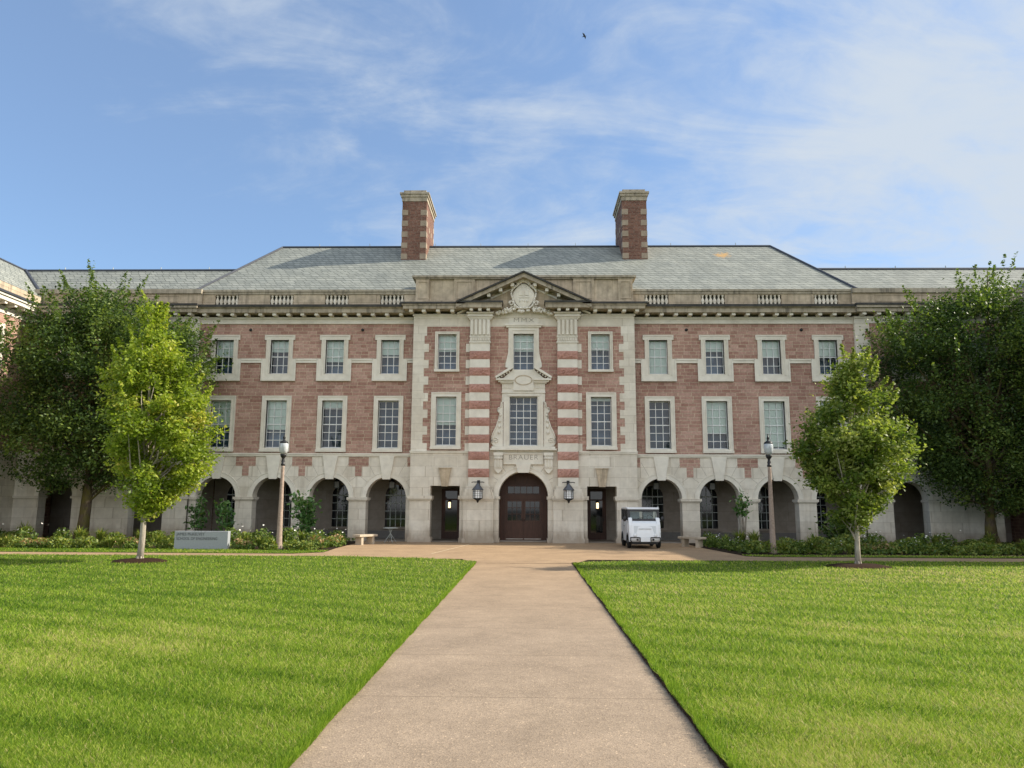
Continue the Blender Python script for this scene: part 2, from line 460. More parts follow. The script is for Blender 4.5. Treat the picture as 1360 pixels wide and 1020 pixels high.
def mk_lawn():
    t = NT('lawn_turf'); o = t.pos()
    n = t.noise(o, 1.2, 5, .6); n2 = t.noise(o, 40, 3)
    c = t.ramp(n, [(.3, (.075, .12, .018)), (.7, (.11, .155, .026))])
    c = t.mix(.8, c, t.ramp(n2, [(.3, .6), (.7, 1.2)]), 'MULTIPLY')
    t.bump(n2, .6, .03)
    return t.done(c, .9, .1)
M['lawn'] = mk_lawn()
def mk_path(name, base, joint=True):
    t = NT(name); o = t.pos()
    vo = t.new('ShaderNodeTexVoronoi'); t.l.new(o, vo.inputs['Vector']); vo.inputs['Scale'].default_value = 75
    sp = t.ramp(vo.outputs['Color'], [(.0, (.72, .70, .68)), (.55, (1, 1, 1)), (.86, (1.12, 1.1, 1.05)), (.97, (1.75, 1.7, 1.6))])
    n = t.noise(o, 1.0, 6, .62); n2 = t.noise(o, 6, 4)
    sy = t.new('ShaderNodeSeparateXYZ'); t.l.new(o, sy.inputs[0])
    mrp = t.new('ShaderNodeMapRange'); t.l.new(sy.outputs[1], mrp.inputs['Value'])
    mrp.inputs['From Min'].default_value = -27; mrp.inputs['From Max'].default_value = -11
    c0 = t.mix(mrp.outputs[0], (.315, .247, .183), (.37, .262, .165))
    c = t.mix(1, c0, sp, 'MULTIPLY')
    c = t.mix(1, c, t.ramp(n, [(.3, (.80, .79, .78)), (.7, (1.1, 1.09, 1.08))]), 'MULTIPLY')
    c = t.mix(.6, c, t.ramp(n2, [(.3, .88), (.7, 1.08)]), 'MULTIPLY')
    if joint:
        s = t.new('ShaderNodeSeparateXYZ'); t.l.new(o, s.inputs[0])
        y = t.math('ADD', s.outputs[1], 100.79)
        fr = t.math('FRACT', t.math('DIVIDE', y, 2.05))
        g = t.math('LESS_THAN', t.math('ABSOLUTE', t.math('SUBTRACT', fr, .5)), .0055)
        c = t.mix(t.math('MULTIPLY', g, .4), c, (.10, .075, .05))
    t.bump(t.math('ADD', vo.outputs['Distance'], n2), .25, .01)
    return t.done(c, .85, .2)
M['path'] = mk_path('exposed_aggregate_path', (.36, .275, .205))
M['plaza'] = mk_path('tan_plaza_paving', (.43, .285, .165), False)
M['soil'] = plain('bed_soil', (.035, .024, .016), .95, .1, 0, .4, 8)
M['mulch'] = plain('bark_mulch', (.040, .022, .014), .95, .1, 0, .6, 22)

G = 260
sheet('ground', [[(-G, -G), (G, -G), (G, G), (-G, G)]], M['soil'], -.03)
PL, PR = -1.36, 1.645                 # edges of the path
def arc(cx, cy, r, a0, a1, n=8):
    return [(cx + r * math.cos(R(a0 + (a1 - a0) * i / n)), cy + r * math.sin(R(a0 + (a1 - a0) * i / n))) for i in range(n + 1)]
# lawn corners curve away from the path
left_lawn = [(-60, -80), (PL, -80), (PL, -12.9)] + arc(PL - .75, -12.9, .75, 0, 75, 7)[1:] + [(-2.5, -11.75), (-3.6, -11.2), (-6.3, -10.6), (-10.2, -10.75), (-60, -10.9)]
right_lawn = [(PR, -80), (60, -80), (60, -11.2), (12.6, -11.4), (5.1, -11.9), (3.2, -12.25), (2.1, -12.6), (1.78, -13.0), (PR, -13.9)]
sheet('lawn', [left_lawn, right_lawn], M['lawn'], .0)
sheet('path', [[(PL - .05, -80), (PR + .05, -80), (PR + .05, -13.2), (PL - .05, -13.2)]], M['path'], -.018)
plaza_poly = [(PL - .05, -13.2), (PR + .05, -13.2), (PR + .6, -11.5), (60, -11.5), (60, -9.35), (8.6, -9.55), (8.1, -9.2), (7.75, -4.0), (7.75, .45), (7.75, 4), (-7.75, 4), (-7.75, -1.5), (-7.65, -5.5), (-7.4, -8.4), (-8.3, -9.3), (-60, -9.2), (-60, -11.0), (PL - .6, -11.5)]
sheet('plaza', [plaza_poly], M['plaza'], -.010)
sheet('grass_strip', [[(-60, -9.2), (-8.3, -9.3), (-7.4, -8.4), (-7.5, -7.3), (-15, -6.6), (-60, -7.5)], [(8.6, -9.55), (60, -9.35), (60, -8.3), (14, -8.35), (8.1, -8.65), (8.05, -9.2)]], M['lawn'], .004)
sheet('flower_bed', [[(-60, -7.5), (-15, -6.6), (-7.5, -7.3), (-7.65, -5.5), (-7.75, -1.5), (-7.75, .45), (-60, .45)], [(8.1, -8.65), (14, -8.35), (60, -8.3), (60, .45), (7.75, .45), (7.75, -4.0)]], M['soil'], .006)
# paving joint across the plaza
tj = MB(); tj.add([(-3.32, -9.0, .0), (-3.26, -9.0, .0), (-2.3, -1.2, .0), (-2.36, -1.2, .0)], [(0, 1, 2, 3)])
tag(tj.build('plaza_joint', plain('pale_joint_sealant', (.62, .50, .34), .8)), kind='structure')

def mound(name, x, y, r, label):
    b = MB(); n = 22; prof = [(1, -.02), (.9, .03), (.55, .085), (.2, .10), (.01, .10)]
    vs = []; fs = []
    for k, (q, z) in enumerate(prof):
        for i in range(n):
            a = 2 * PI * i / n; j = random.uniform(.92, 1.1)
            vs.append((q * r * j * math.cos(a), q * r * j * .9 * math.sin(a), z + random.uniform(-.012, .012)))
    for k in range(len(prof) - 1):
        for i in range(n):
            fs.append((k * n + i, k * n + (i + 1) % n, (k + 1) * n + (i + 1) % n, (k + 1) * n + i))
    b.add(vs, fs, True)
    o = b.build(name, M['mulch'], None, (x, y, 0)); tag(o, kind='structure')
mound('mulch_bed', -11.63, -13.8, .86, '')
mound('mulch_bed', 10.06, -14.0, .95, '')

# grass blades ------------------------------------------------------
def inside(poly, x, y):
    r = np.zeros(len(x), bool); n = len(poly)
    for i in range(n):
        x0, y0 = poly[i]; x1, y1 = poly[(i + 1) % n]
        c = ((y0 > y) != (y1 > y))
        with np.errstate(divide='ignore', invalid='ignore'):
            c &= x < (x1 - x0) * (y - y0) / (y1 - y0 + 1e-12) + x0
        r ^= c
    return r
def value_noise(x, y, s, seed):
    g = np.random.default_rng(seed).random((64, 64))
    u = x / s; v = y / s
    i = np.floor(u).astype(int); j = np.floor(v).astype(int); a = u - i; b = v - j
    a = a * a * (3 - 2 * a); b = b * b * (3 - 2 * b)
    h = lambda p, q: g[p % 64, q % 64]
    return (h(i, j) * (1 - a) + h(i + 1, j) * a) * (1 - b) + (h(i, j + 1) * (1 - a) + h(i + 1, j + 1) * a) * b
def mk_blade():
    t = NT('grass_blade')
    a = t.new('ShaderNodeAttribute', attribute_name='tint')
    c = t.ramp(a.outputs['Fac'], [(.0, (.050, .120, .012)), (.35, (.175, .305, .020)), (.65, (.345, .445, .045)), (.85, (.50, .53, .13)), (1.0, (.57, .46, .22))])
    t.done(c, .5, .18)
    tl = t.new('ShaderNodeBsdfTranslucent'); t.l.new(c, tl.inputs[0])
    m = t.new('ShaderNodeMixShader'); m.inputs[0].default_value = .5
    t.l.new(t.p.outputs[0], m.inputs[1]); t.l.new(tl.outputs[0], m.inputs[2]); t.l.new(m.outputs[0], t.out.inputs[0])
    return t.m
M['blade'] = mk_blade()
def blades(name, polys, n, dmin, dmax, hmul=1.0):
    inv = rng.uniform(1 / dmax, 1 / dmin, n * 2)
    d = 1 / inv
    # even over the picture's height, a little denser far away; sideways over a wide fan
    x = CAM[0] + d * rng.uniform(-.82, .78, len(d)); y = CAM[1] + d
    k = np.zeros(len(x), bool)
    for p in polys: k |= inside(p, x, y)
    x, y, d = x[k], y[k], d[k]
    if len(x) > n: x, y, d = x[:n], y[:n], d[:n]
    m = len(x)
    big = value_noise(x, y, 1.7, 1) * .5 + value_noise(x, y, .6, 2) * .3 + value_noise(x, y, 4.3, 3) * .4
    s = (x * .42 + y) / 1.085
    stripe = np.tanh(2.5 * (.55 + np.sin(2 * PI * s / 1.15 + (value_noise(x, y, 2.5, 9) - .5) * 2.2)))
    dry = np.clip(value_noise(x, y, 2.6, 5) + .35 * value_noise(x, y, .5, 6) + .012 * x - .80, 0, 1) * 2.2
    tint = .42 + (big - .6) * .38 + .06 * stripe + rng.normal(0, .25, m) + dry * .28 + .006 * x
    tint = np.clip(np.where(rng.random(m) < .025, tint + .4, tint), 0, 1)
    h = (.022 + .030 * rng.random(m)) * hmul * (.85 + .35 * value_noise(x, y, .45, 8))
    wd = np.maximum(.0042, .0008 * d) * rng.uniform(.7, 1.3, m)
    az = rng.uniform(0, 2 * PI, m)
    lean = rng.uniform(.3, 1.3, m) * h
    la = rng.uniform(0, 2 * PI, m)
    lx = np.cos(la) * lean + stripe * .011 * -.7; ly = np.sin(la) * lean + stripe * .011 * .7
    ax, ay = np.cos(az) * wd / 2, np.sin(az) * wd / 2
    c = np.zeros((m, 4, 3))
    c[:, 0] = np.stack([x - ax, y - ay, np.zeros(m)], 1); c[:, 1] = np.stack([x + ax, y + ay, np.zeros(m)], 1)
    c[:, 2] = np.stack([x + ax * .35 + lx, y + ay * .35 + ly, h], 1); c[:, 3] = np.stack([x - ax * .35 + lx, y - ay * .35 + ly, h * .97], 1)
    return tag(quads(name, c, M['blade'], None, tint), kind='stuff')
blades('grass', [left_lawn, right_lawn], 520000, 5.0, 27.2)
strip_polys = [[(-40, -9.2), (-8.3, -9.3), (-7.4, -8.4), (-7.5, -7.3), (-15, -6.6), (-40, -7.5)], [(8.6, -9.55), (40, -9.35), (40, -8.3), (14, -8.35), (8.1, -8.65), (8.05, -9.2)]]
blades('grass', strip_polys, 22000, 27.8, 32, 1.0)

# ragged turf overhanging the path's right edge, and bare soil along it
def edge_tufts():
    n = 15000
    y = CAM[1] + 1 / rng.uniform(1 / 24, 1 / 5., n)
    side = rng.random(n) < .5
    x = np.where(side, PL + np.abs(rng.normal(0, .04, n)) * -1 + .01 + .025 * value_noise(y, y * .3, .5, 70), PR + np.abs(rng.normal(0, .06, n)) - .035 * value_noise(y, y * .3, .4, 71))
    h = rng.uniform(.03, .08, n); d = y - CAM[1]
    wd = np.maximum(.0045, .0008 * d); az_ = rng.uniform(0, 2 * PI, n)
    ax, ay = np.cos(az_) * wd / 2, np.sin(az_) * wd / 2
    lx = np.where(side, 1, -1) * rng.uniform(-.03, .035, n); ly = rng.normal(0, .03, n)
    c = np.zeros((n, 4, 3))
    c[:, 0] = np.stack([x - ax, y - ay, np.zeros(n) - .005], 1); c[:, 1] = np.stack([x + ax, y + ay, np.zeros(n) - .005], 1)
    c[:, 2] = np.stack([x + ax * .3 + lx, y + ay * .3 + ly, h], 1); c[:, 3] = np.stack([x - ax * .3 + lx, y - ay * .3 + ly, h * .97], 1)
    tag(quads('grass', c, M['blade'], None, np.clip(rng.normal(.38, .16, n), 0, 1)), kind='stuff')
edge_tufts()
b = MB(); n = 130
for i in range(n):
    y0 = -33 + (33 - 12.9) * i / n; y1 = -33 + (33 - 12.9) * (i + 1) / n
    k = random.uniform(.6, 1.5) + 1.8 * max(0, (y0 + 25) / 11) * random.random()
    b.add([(PR - .03 - .02 * random.random(), y0, -.004), (PR + .055 * k, y0, .016), (PR + .055 * k, y1, .016), (PR - .03, y1, -.004)], [(0, 1, 2, 3)])
tag(b.build('bare_soil', M['mulch']), kind='structure')

# ------------------------------------------------------------------ the hall
hall = empty('academic_hall')
tag(hall, 'three storey red granite and limestone hall with hipped slate roof, arcade and pedimented entrance pavilion', 'building')
YW = .45                      # face of the long walls; the pavilion's face is y = 0
BAY = [6.76 + 2.82 * k for k in range(4)]
XE = 16.55
CEN = [-b for b in BAY[::-1]] + BAY
def P(mb, name, m, parent=hall, **k): return mb.build(name, m, parent, **k)

# windows: one prototype per kind; surround > pane, blind, sash, sill
def sash_mb(w_, z0, z1, cols, rows, meet):
    s = MB(); t_ = .031; y0, y1 = .165, .20
    hw = w_ / 2
    for k in range(1, cols):
        x = -hw + w_ * k / cols; s.box(x - t_ / 2, x + t_ / 2, y0, y1, z0, z1)
    for k in range(1, rows):
        z = z0 + (z1 - z0) * k / rows; tt = t_ * (1.5 if k == meet else .95)
        s.box(-hw, hw, y0 - (.012 if k == meet else .004), y1 - .004, z - tt / 2, z + tt / 2)
    for x in (-hw, hw): s.box(x - .03, x + .03, y0 - .015, y1, z0, z1)
    s.box(-hw, hw, y0 - .016, y1, z0 - .0, z0 + .055)
    s.box(-hw, hw, y0 - .016, y1, z1 - .04, z1)
    return s
_pr = {}
def window(kind, x, y, surround, gw, z0, z1, cols, rows, meet, blind, sill=None, parent=hall, sm='stone'):
    """surround: function giving the MB of the stone frame, local x about the window's middle"""
    if kind not in _pr:
        o = P(surround(), 'window', M[sm], parent, loc=(x, y, 0))
        pn = MB(); pn.add([(-gw / 2, .19, z0), (gw / 2, .19, z0), (gw / 2, .19, z1), (-gw / 2, .19, z1)], [(0, 1, 2, 3)])
        p = pn.build('pane', M['glass'], o)
        s = sash_mb(gw, z0, z1, cols, rows, meet).build('sash', M['white'], o)
        rb = MB(); a, c = -gw / 2 - .02, gw / 2 + .02
        rb.add([(a, .21, z0 - .02), (c, .21, z0 - .02), (c, .21, z1 + .02), (a, .21, z1 + .02), (a, .75, z0 - .02), (c, .75, z0 - .02), (c, .75, z1 + .02), (a, .75, z1 + .02)],
               [(4, 5, 6, 7), (0, 1, 5, 4), (1, 2, 6, 5), (2, 3, 7, 6), (3, 0, 4, 7)])
        r_ = rb.build('room', M['room'], o)
        _pr[kind] = o
    else:
        o = _pr[kind].copy(); col.objects.link(o); o.parent = parent; o.location = (x, y, 0)
        for ch in children(_pr[kind]):
            if ch.name.startswith('blind'): continue
            c = ch.copy(); col.objects.link(c); c.parent = o
    if blind > 0:
        bl = MB(); zb = z1 - (z1 - z0) * blind; n = 10
        for i in range(n):
            xa, xb = -gw / 2 + gw * i / n, -gw / 2 + gw * (i + 1) / n
            ya, yb = .245 + .004 * math.sin(i * 1.7), .245 + .004 * math.sin((i + 1) * 1.7)
            bl.add([(xa, ya, zb), (xb, yb, zb), (xb, yb, z1 + .01), (xa, ya, z1 + .01)], [(0, 1, 2, 3)], True)
        bl.box(-gw / 2, gw / 2, .24, .262, zb - .03, zb)
        bl.build('blind', M['blind'], o)
    return o
def frame_mb(ow, oz0, oz1, gw, z0, z1, proud=.07, back=.20, sill=True, ears=None, step=True):
    s = MB(); a, c = ow / 2, gw / 2
    y0 = -proud
    s.box(-a, -c, y0, back, z0, oz1 if not ears else ears[1]); s.box(c, a, y0, back, z0, oz1 if not ears else ears[1])
    s.box(-c, c, y0, back, z1, oz1 if not ears else ears[1]); s.box(-a, a, y0, back, oz0, z0)
    if step:   # raised outer fillet
        t_ = .06
        s.box(-a, -a + t_, y0 - .025, y0, oz0 + .12, oz1 if not ears else ears[1]); s.box(a - t_, a, y0 - .025, y0, oz0 + .12, oz1 if not ears else ears[1])
        if not ears: s.box(-a + t_, a - t_, y0 - .025, y0, oz1 - t_, oz1)
    f_ = .045    # inner moulding round the opening
    s.box(-c - f_, -c, y0 - .03, y0, z0, z1 + f_); s.box(c, c + f_, y0 - .03, y0, z0, z1 + f_); s.box(-c, c, y0 - .03, y0, z1, z1 + f_)
    if sill: s.box(-a - .02, a + .02, y0 - .07, y0, oz0, oz0 + .12)
    if ears:
        e, z_ = ears[0] / 2, ears[1]
        s.box(-e, e, y0 - .02, back, z_, oz1)
        s.box(-e, -e + .06, y0 - .045, y0 - .02, z_, oz1); s.box(e - .06, e, y0 - .045, y0 - .02, z_, oz1); s.box(-e + .06, e - .06, y0 - .045, y0 - .02, oz1 - .07, oz1)
    return s
def frame3():
    s = frame_mb(1.36, 8.10, 10.27, .93, 8.28, 10.08, .06, .20, False, (1.54, 10.02))
    # apron moulding that carries the string course round under the window
    s.box(-.86, -.68, -.075, .1, 7.91, 9.05); s.box(.68, .86, -.075, .1, 7.91, 9.05); s.box(-.68, .68, -.075, .1, 7.91, 8.10)
    s.box(-.88, .88, -.12, -.075, 7.91, 8.0); s.box(-.88, -.80, -.105, -.075, 8.0, 9.05); s.box(.80, .88, -.105, -.075, 8.0, 9.05)
    return s
f2 = lambda: frame_mb(1.48, 4.34, 7.15, 1.04, 4.54, 6.92)
BL3 = [.45, .34, .62, .42, 1.0, .32, .46, .45]
BL2 = [.55, .6, .13, .0, .0, .65, .93, .4]
for i, x in enumerate(CEN):
    window('L3', x, YW, frame3, .93, 8.28, 10.08, 3, 4, 2, BL3[i])
for i, x in enumerate(CEN):
    window('L2', x, YW, f2, 1.04, 4.54, 6.92, 3, 6, 3, BL2[i])
for s_, q in ((-1, (.45, .56)), (1, (.42, .06))):
    window('P3', s_ * 3.82, 0, lambda: frame_mb(1.22, 8.31, 10.35, .93, 8.42, 10.22, .07), .93, 8.42, 10.22, 3, 5, 3, q[0])
    window('P2', s_ * 3.82, 0, lambda: frame_mb(1.48, 4.46, 7.28, 1.01, 4.65, 7.06, .08), 1.01, 4.65, 7.06, 3, 6, 3, q[1])

# long upper walls
for s_ in (-1, 1):
    w_ = MB(); hs = []
    for b_ in BAY:
        x = s_ * b_
        hs += [(x - .52, x + .52, 4.54, 6.92), (x - .465, x + .465, 8.28, 10.08)]
    xa, xb = sorted((s_ * 5.4, s_ * XE))
    w_.wall(xa, xb, 4.28, 10.86, YW, .25, hs)
    P(w_, 'upper_wall', M['red'])
    # string course between the top windows
    edges = [5.53] + [v for b_ in BAY for v in (b_ - .86, b_ + .86)] + [XE]
    for k in range(0, len(edges), 2):
        st = MB().box(s_ * edges[k], s_ * edges[k + 1], YW - .075, YW + .05, 8.84, 9.05)
        st.box(s_ * edges[k], s_ * edges[k + 1], YW - .105, YW - .075, 8.97, 9.05)
        P(st, 'window_string_course', M['stone'])
    sc_ = MB(); sc_.box(s_ * 5.53, s_ * XE, YW - .06, YW + .3, 4.13, 4.28); sc_.box(s_ * 5.53, s_ * XE, YW - .09, YW - .06, 4.21, 4.28)
    P(sc_, 'string_course', M['stone'])
    # arcade
    ar = MB(); lo = 5.45
    for k, b_ in enumerate(BAY):
        hi = (BAY[k] + BAY[k + 1]) / 2 if k < 3 else XE
        x0, x1 = sorted((s_ * lo, s_ * hi))
        ar.archwall(x0, x1, 0, 4.13, s_ * b_, .985, 2.12, YW, .62)
        lo = hi
    P(ar, 'arcade', M['base'])
    for b_ in BAY:
        x = s_ * b_
        P(MB().ring(x, 2.12, .985, 1.20, YW - .035, YW + .02, 0, PI, 24).ring(x, 2.12, 1.20, 1.235, YW - .06, YW + .02, 0, PI, 24), 'arch_ring', M['stone'])
        P(MB().prism([(x - .19, 3.0), (x + .19, 3.0), (x + .37, 4.13), (x - .37, 4.13)], YW - .11, YW + .05), 'keystone', M['stone'])
        # cut joints that fan out from the arch
        for a in (-52, -29, 29, 52):
            vj = MB()
            t0 = R(90 + a); dx, dz = math.cos(t0), math.sin(t0); r1 = min(2.0, (4.12 - 2.12) / dz)
            r1 = min(r1, 1.38 / abs(dx)); p0 = (x + 1.24 * dx, 2.12 + 1.24 * dz); p1 = (x + r1 * dx, 2.12 + r1 * dz)
            nx, nz = -dz * .007, dx * .007
            vj.add([(p0[0] - nx, YW - .003, p0[1] - nz), (p0[0] + nx, YW - .003, p0[1] + nz), (p1[0] + nx, YW - .003, p1[1] + nz), (p1[0] - nx, YW - .003, p1[1] - nz)], [(3, 2, 1, 0), (0, 1, 2, 3)][:1])
            P(vj, 'voussoir_joint', M['mj'])
    # pier imposts and plinths
    ends = [5.53] + [v for b_ in BAY for v in (b_ - .985, b_ + .985)] + [XE]
    for k in range(2, len(ends) - 1, 2):
        im = MB(); a, c = s_ * (ends[k]), s_ * (ends[k + 1]); a, c = min(a, c), max(a, c)
        im.box(a - .09, c + .09, YW - .10, YW + .62 + .09, 2.00, 2.12); im.box(a - .05, c + .05, YW - .055, YW + .62 + .05, 1.95, 2.00)
        im.box(a - .05, c + .05, YW - .05, YW + .62 + .05, 0, .17)
        P(im, 'impost', M['base'])
    # red stone inlays between the arches
    mids = [(BAY[k] + BAY[k + 1]) / 2 for k in range(3)]
    for m_ in mids:
        x = s_ * m_
        inl = MB().prism([(x - .165, 3.15), (x + .165, 3.15), (x + .165, 3.63), (x + .5, 3.63), (x + .5, 4.09), (x - .5, 4.09), (x - .5, 3.63), (x - .165, 3.63)], YW - .004, YW + .01)
        P(inl, 'red_stone_inlay', M['red'])
    inl = MB(); inl.box(s_ * 5.53, s_ * 5.75, YW - .004, YW + .01, 3.63, 4.09)
    P(inl, 'red_stone_inlay', M['red'])
    inl = MB(); x0, x1 = sorted((s_ * (XE - .38), s_ * XE)); inl.box(x0, x1, YW - .004, YW + .01, 3.63, 4.09)
    P(inl, 'red_stone_inlay', M['red'])
    # frieze, modillions, cornice, parapet
    fr = MB(); fr.box(s_ * 5.5, s_ * XE, YW - .04, YW + .4, 10.86, 11.22); fr.box(s_ * 5.5, s_ * XE, YW - .09, YW - .04, 11.10, 11.20); fr.box(s_ * 5.5, s_ * XE, YW - .065, YW - .04, 10.86, 10.92)
    P(fr, 'frieze', M['stone'])
    for k in range(15):
        x = s_ * (6.2 + .715 * k)
        if abs(x) < 16.4: P(MB().box(x - .09, x + .09, -.02, YW - .04, 11.20, 11.33), 'modillion', M['stone'])
    cn = MB(); cn.box(s_ * 5.5, s_ * XE, -.10, YW + .3, 11.33, 11.53)
    cn.prismx([(-.10, 11.53), (YW + .3, 11.53), (YW + .3, 11.60), (-.2, 11.60), (-.2, 11.58)], *sorted((s_ * 5.5, s_ * XE)))
    P(cn, 'cornice', M['cornice'])
    ct = MB(); ct.prismx([(-.24, 11.60), (YW + .25, 11.60), (YW + .25, 11.80), (-.1, 11.75), (-.24, 11.72)], *sorted((s_ * 5.5, s_ * XE)))
    P(ct, 'cornice_top', M['soot'])
    pa = MB(); bx = [b_ + .03 * k for k, b_ in enumerate(BAY)]
    e2 = [5.53] + [v for b_ in bx for v in (b_ - .61, b_ + .61)] + [XE]
    for k in range(0, len(e2), 2): pa.box(s_ * e2[k], s_ * e2[k + 1], YW + .05, YW + .40, 11.70, 12.44)
    pa.box(s_ * 5.53, s_ * XE, YW + .03, YW + .42, 11.70, 11.84)
    P(pa, 'parapet', M['old'])
    cp = MB(); cp.box(s_ * 5.53, s_ * XE, YW - .0, YW + .45, 12.44, 12.56); cp.box(s_ * 5.53, s_ * XE, YW - .05, YW + .5, 12.56, 12.67)
    P(cp, 'parapet_coping', M['cornice'])
    for b_ in bx:
        x = s_ * b_
        bt = MB(); bt.box(x - .61, x + .61, YW + .03, YW + .36, 11.84, 11.88); bt.box(x - .61, x + .61, YW + .03, YW + .36, 12.40, 12.44)
        bo = P(bt, 'balustrade', M['old'])
        for k in range(6):
            z0 = 11.88
            MB().lathe([(.08, z0), (.08, z0 + .05), (.045, z0 + .07), (.098, z0 + .17), (.092, z0 + .24), (.045, z0 + .36), (.04, z0 + .42), (.07, z0 + .46), (.07, z0 + .52)],
                       (x - .51 + .204 * k, YW + .13, 0), 10).build('baluster', M['quoinlight'] if 'quoinlight' in M else M.setdefault('quoinlight', stone('baluster_stone', (.74, .68, .57), None, .1, .25)), bo)
    # little scupper holes under the frieze
    for x in (s_ * 8.2, s_ * 13.95):
        P(MB().tube([(x, YW - .05, 10.55), (x, YW + .02, 10.55)], .075, 12), 'scupper', M['iron'])

# loggia behind the arcade
lg = MB()
XL = 16.5
lg.add([(-XL, 3.4, -.005), (XL, 3.4, -.005), (XL, 3.4, 4.0), (-XL, 3.4, 4.0)], [(0, 1, 2, 3)])
lg.add([(-XL, 0.75, 4.0), (XL, 0.75, 4.0), (XL, 3.4, 4.0), (-XL, 3.4, 4.0)], [(0, 3, 2, 1), (0, 1, 2, 3)][:1])
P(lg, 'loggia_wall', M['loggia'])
for s_ in (-1, 1):
    fl = MB(); x0, x1 = sorted((s_ * 1.6, s_ * XL)); fl.box(x0, x1, YW + .02, 3.38, -.03, .015)
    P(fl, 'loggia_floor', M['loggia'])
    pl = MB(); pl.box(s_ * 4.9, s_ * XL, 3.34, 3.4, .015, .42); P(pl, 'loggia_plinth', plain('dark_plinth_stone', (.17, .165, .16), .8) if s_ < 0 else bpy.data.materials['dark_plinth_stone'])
    for b_ in BAY:
        x = s_ * b_; r_ = .56
        fr = MB().ring(x, 2.25, r_, r_ + .12, 3.33, 3.40, 0, PI, 20)
        fr.box(x - r_ - .12, x - r_, 3.33, 3.40, .62, 2.25); fr.box(x + r_, x + r_ + .12, 3.33, 3.40, .62, 2.25); fr.box(x - r_ - .16, x + r_ + .16, 3.30, 3.40, .50, .62)
        o = P(fr, 'arcade_window', M['loggia'])
        pn = MB(); pts = [(x + r_, .62)] + [(x + r_ * math.cos(PI * i / 20), 2.25 + r_ * math.sin(PI * i / 20)) for i in range(21)] + [(x - r_, .62)]
        pn.add([(a, 3.385, c) for a, c in pts], [tuple(range(len(pts)))])
        if 'darkglass' not in M:
            t = NT('dark_window_glass'); M['darkglass'] = t.done((.012, .014, .018), .05, .6)
        pn.build('pane', M['darkglass'], o)
        mu = MB()
        for k in range(1, 4): mu.box(x - r_ + 2 * r_ * k / 4 - .016, x - r_ + 2 * r_ * k / 4 + .016, 3.352, 3.378, .62, 2.25 + r_ * .82)
        for k in range(1, 5): mu.box(x - r_, x + r_, 3.348, 3.375, .62 + .41 * k - .016, .62 + .41 * k + .016)
        mu.box(x - r_, x + r_, 3.340, 3.38, 2.22, 2.29)
        mu.build('sash', M['sashframe'], o)

# ---------------------------------------------------- entrance pavilion
pv = MB()
HS = [(s_ * 3.82 - .465, s_ * 3.82 + .465, 8.42, 10.22) for s_ in (-1, 1)] + [(s_ * 3.82 - .505, s_ * 3.82 + .505, 4.65, 7.06) for s_ in (-1, 1)] + [(-.51, .51, 8.41, 10.24), (-.69, .69, 4.65, 7.07)]
pv.wall(-5.0, 5.0, 4.39, 10.62, 0, .25, HS)
P(pv, 'pavilion_wall', M['red'])
P(MB().box(-5.53, 5.53, -.012, .3, 10.62, 11.05), 'pavilion_stone', M['ashlar'])
for s_ in (-1, 1):
    pr = MB(); x = s_ * 5.53
    pr.add([(x, 0, 4.39), (x, YW + .02, 4.39), (x, YW + .02, 11.4), (x, 0, 11.4)], [(0, 1, 2, 3) if s_ > 0 else (3, 2, 1, 0)])
    # limestone band above the brick
    P(pr, 'pavilion_return', M['ashlar'])
P(MB().box(-1.56, 1.56, -.05, .3, 11.05, 11.62), 'garland_backing', M['ashlar']); P(MB().box(-1.69, 1.69, -.008, .3, 4.27, 4.42), 'sill_band', M['ashlar'])
STEP = .415
ZB = [9.74 - STEP * k for k in range(18)]     # edges of the alternating bands, top down
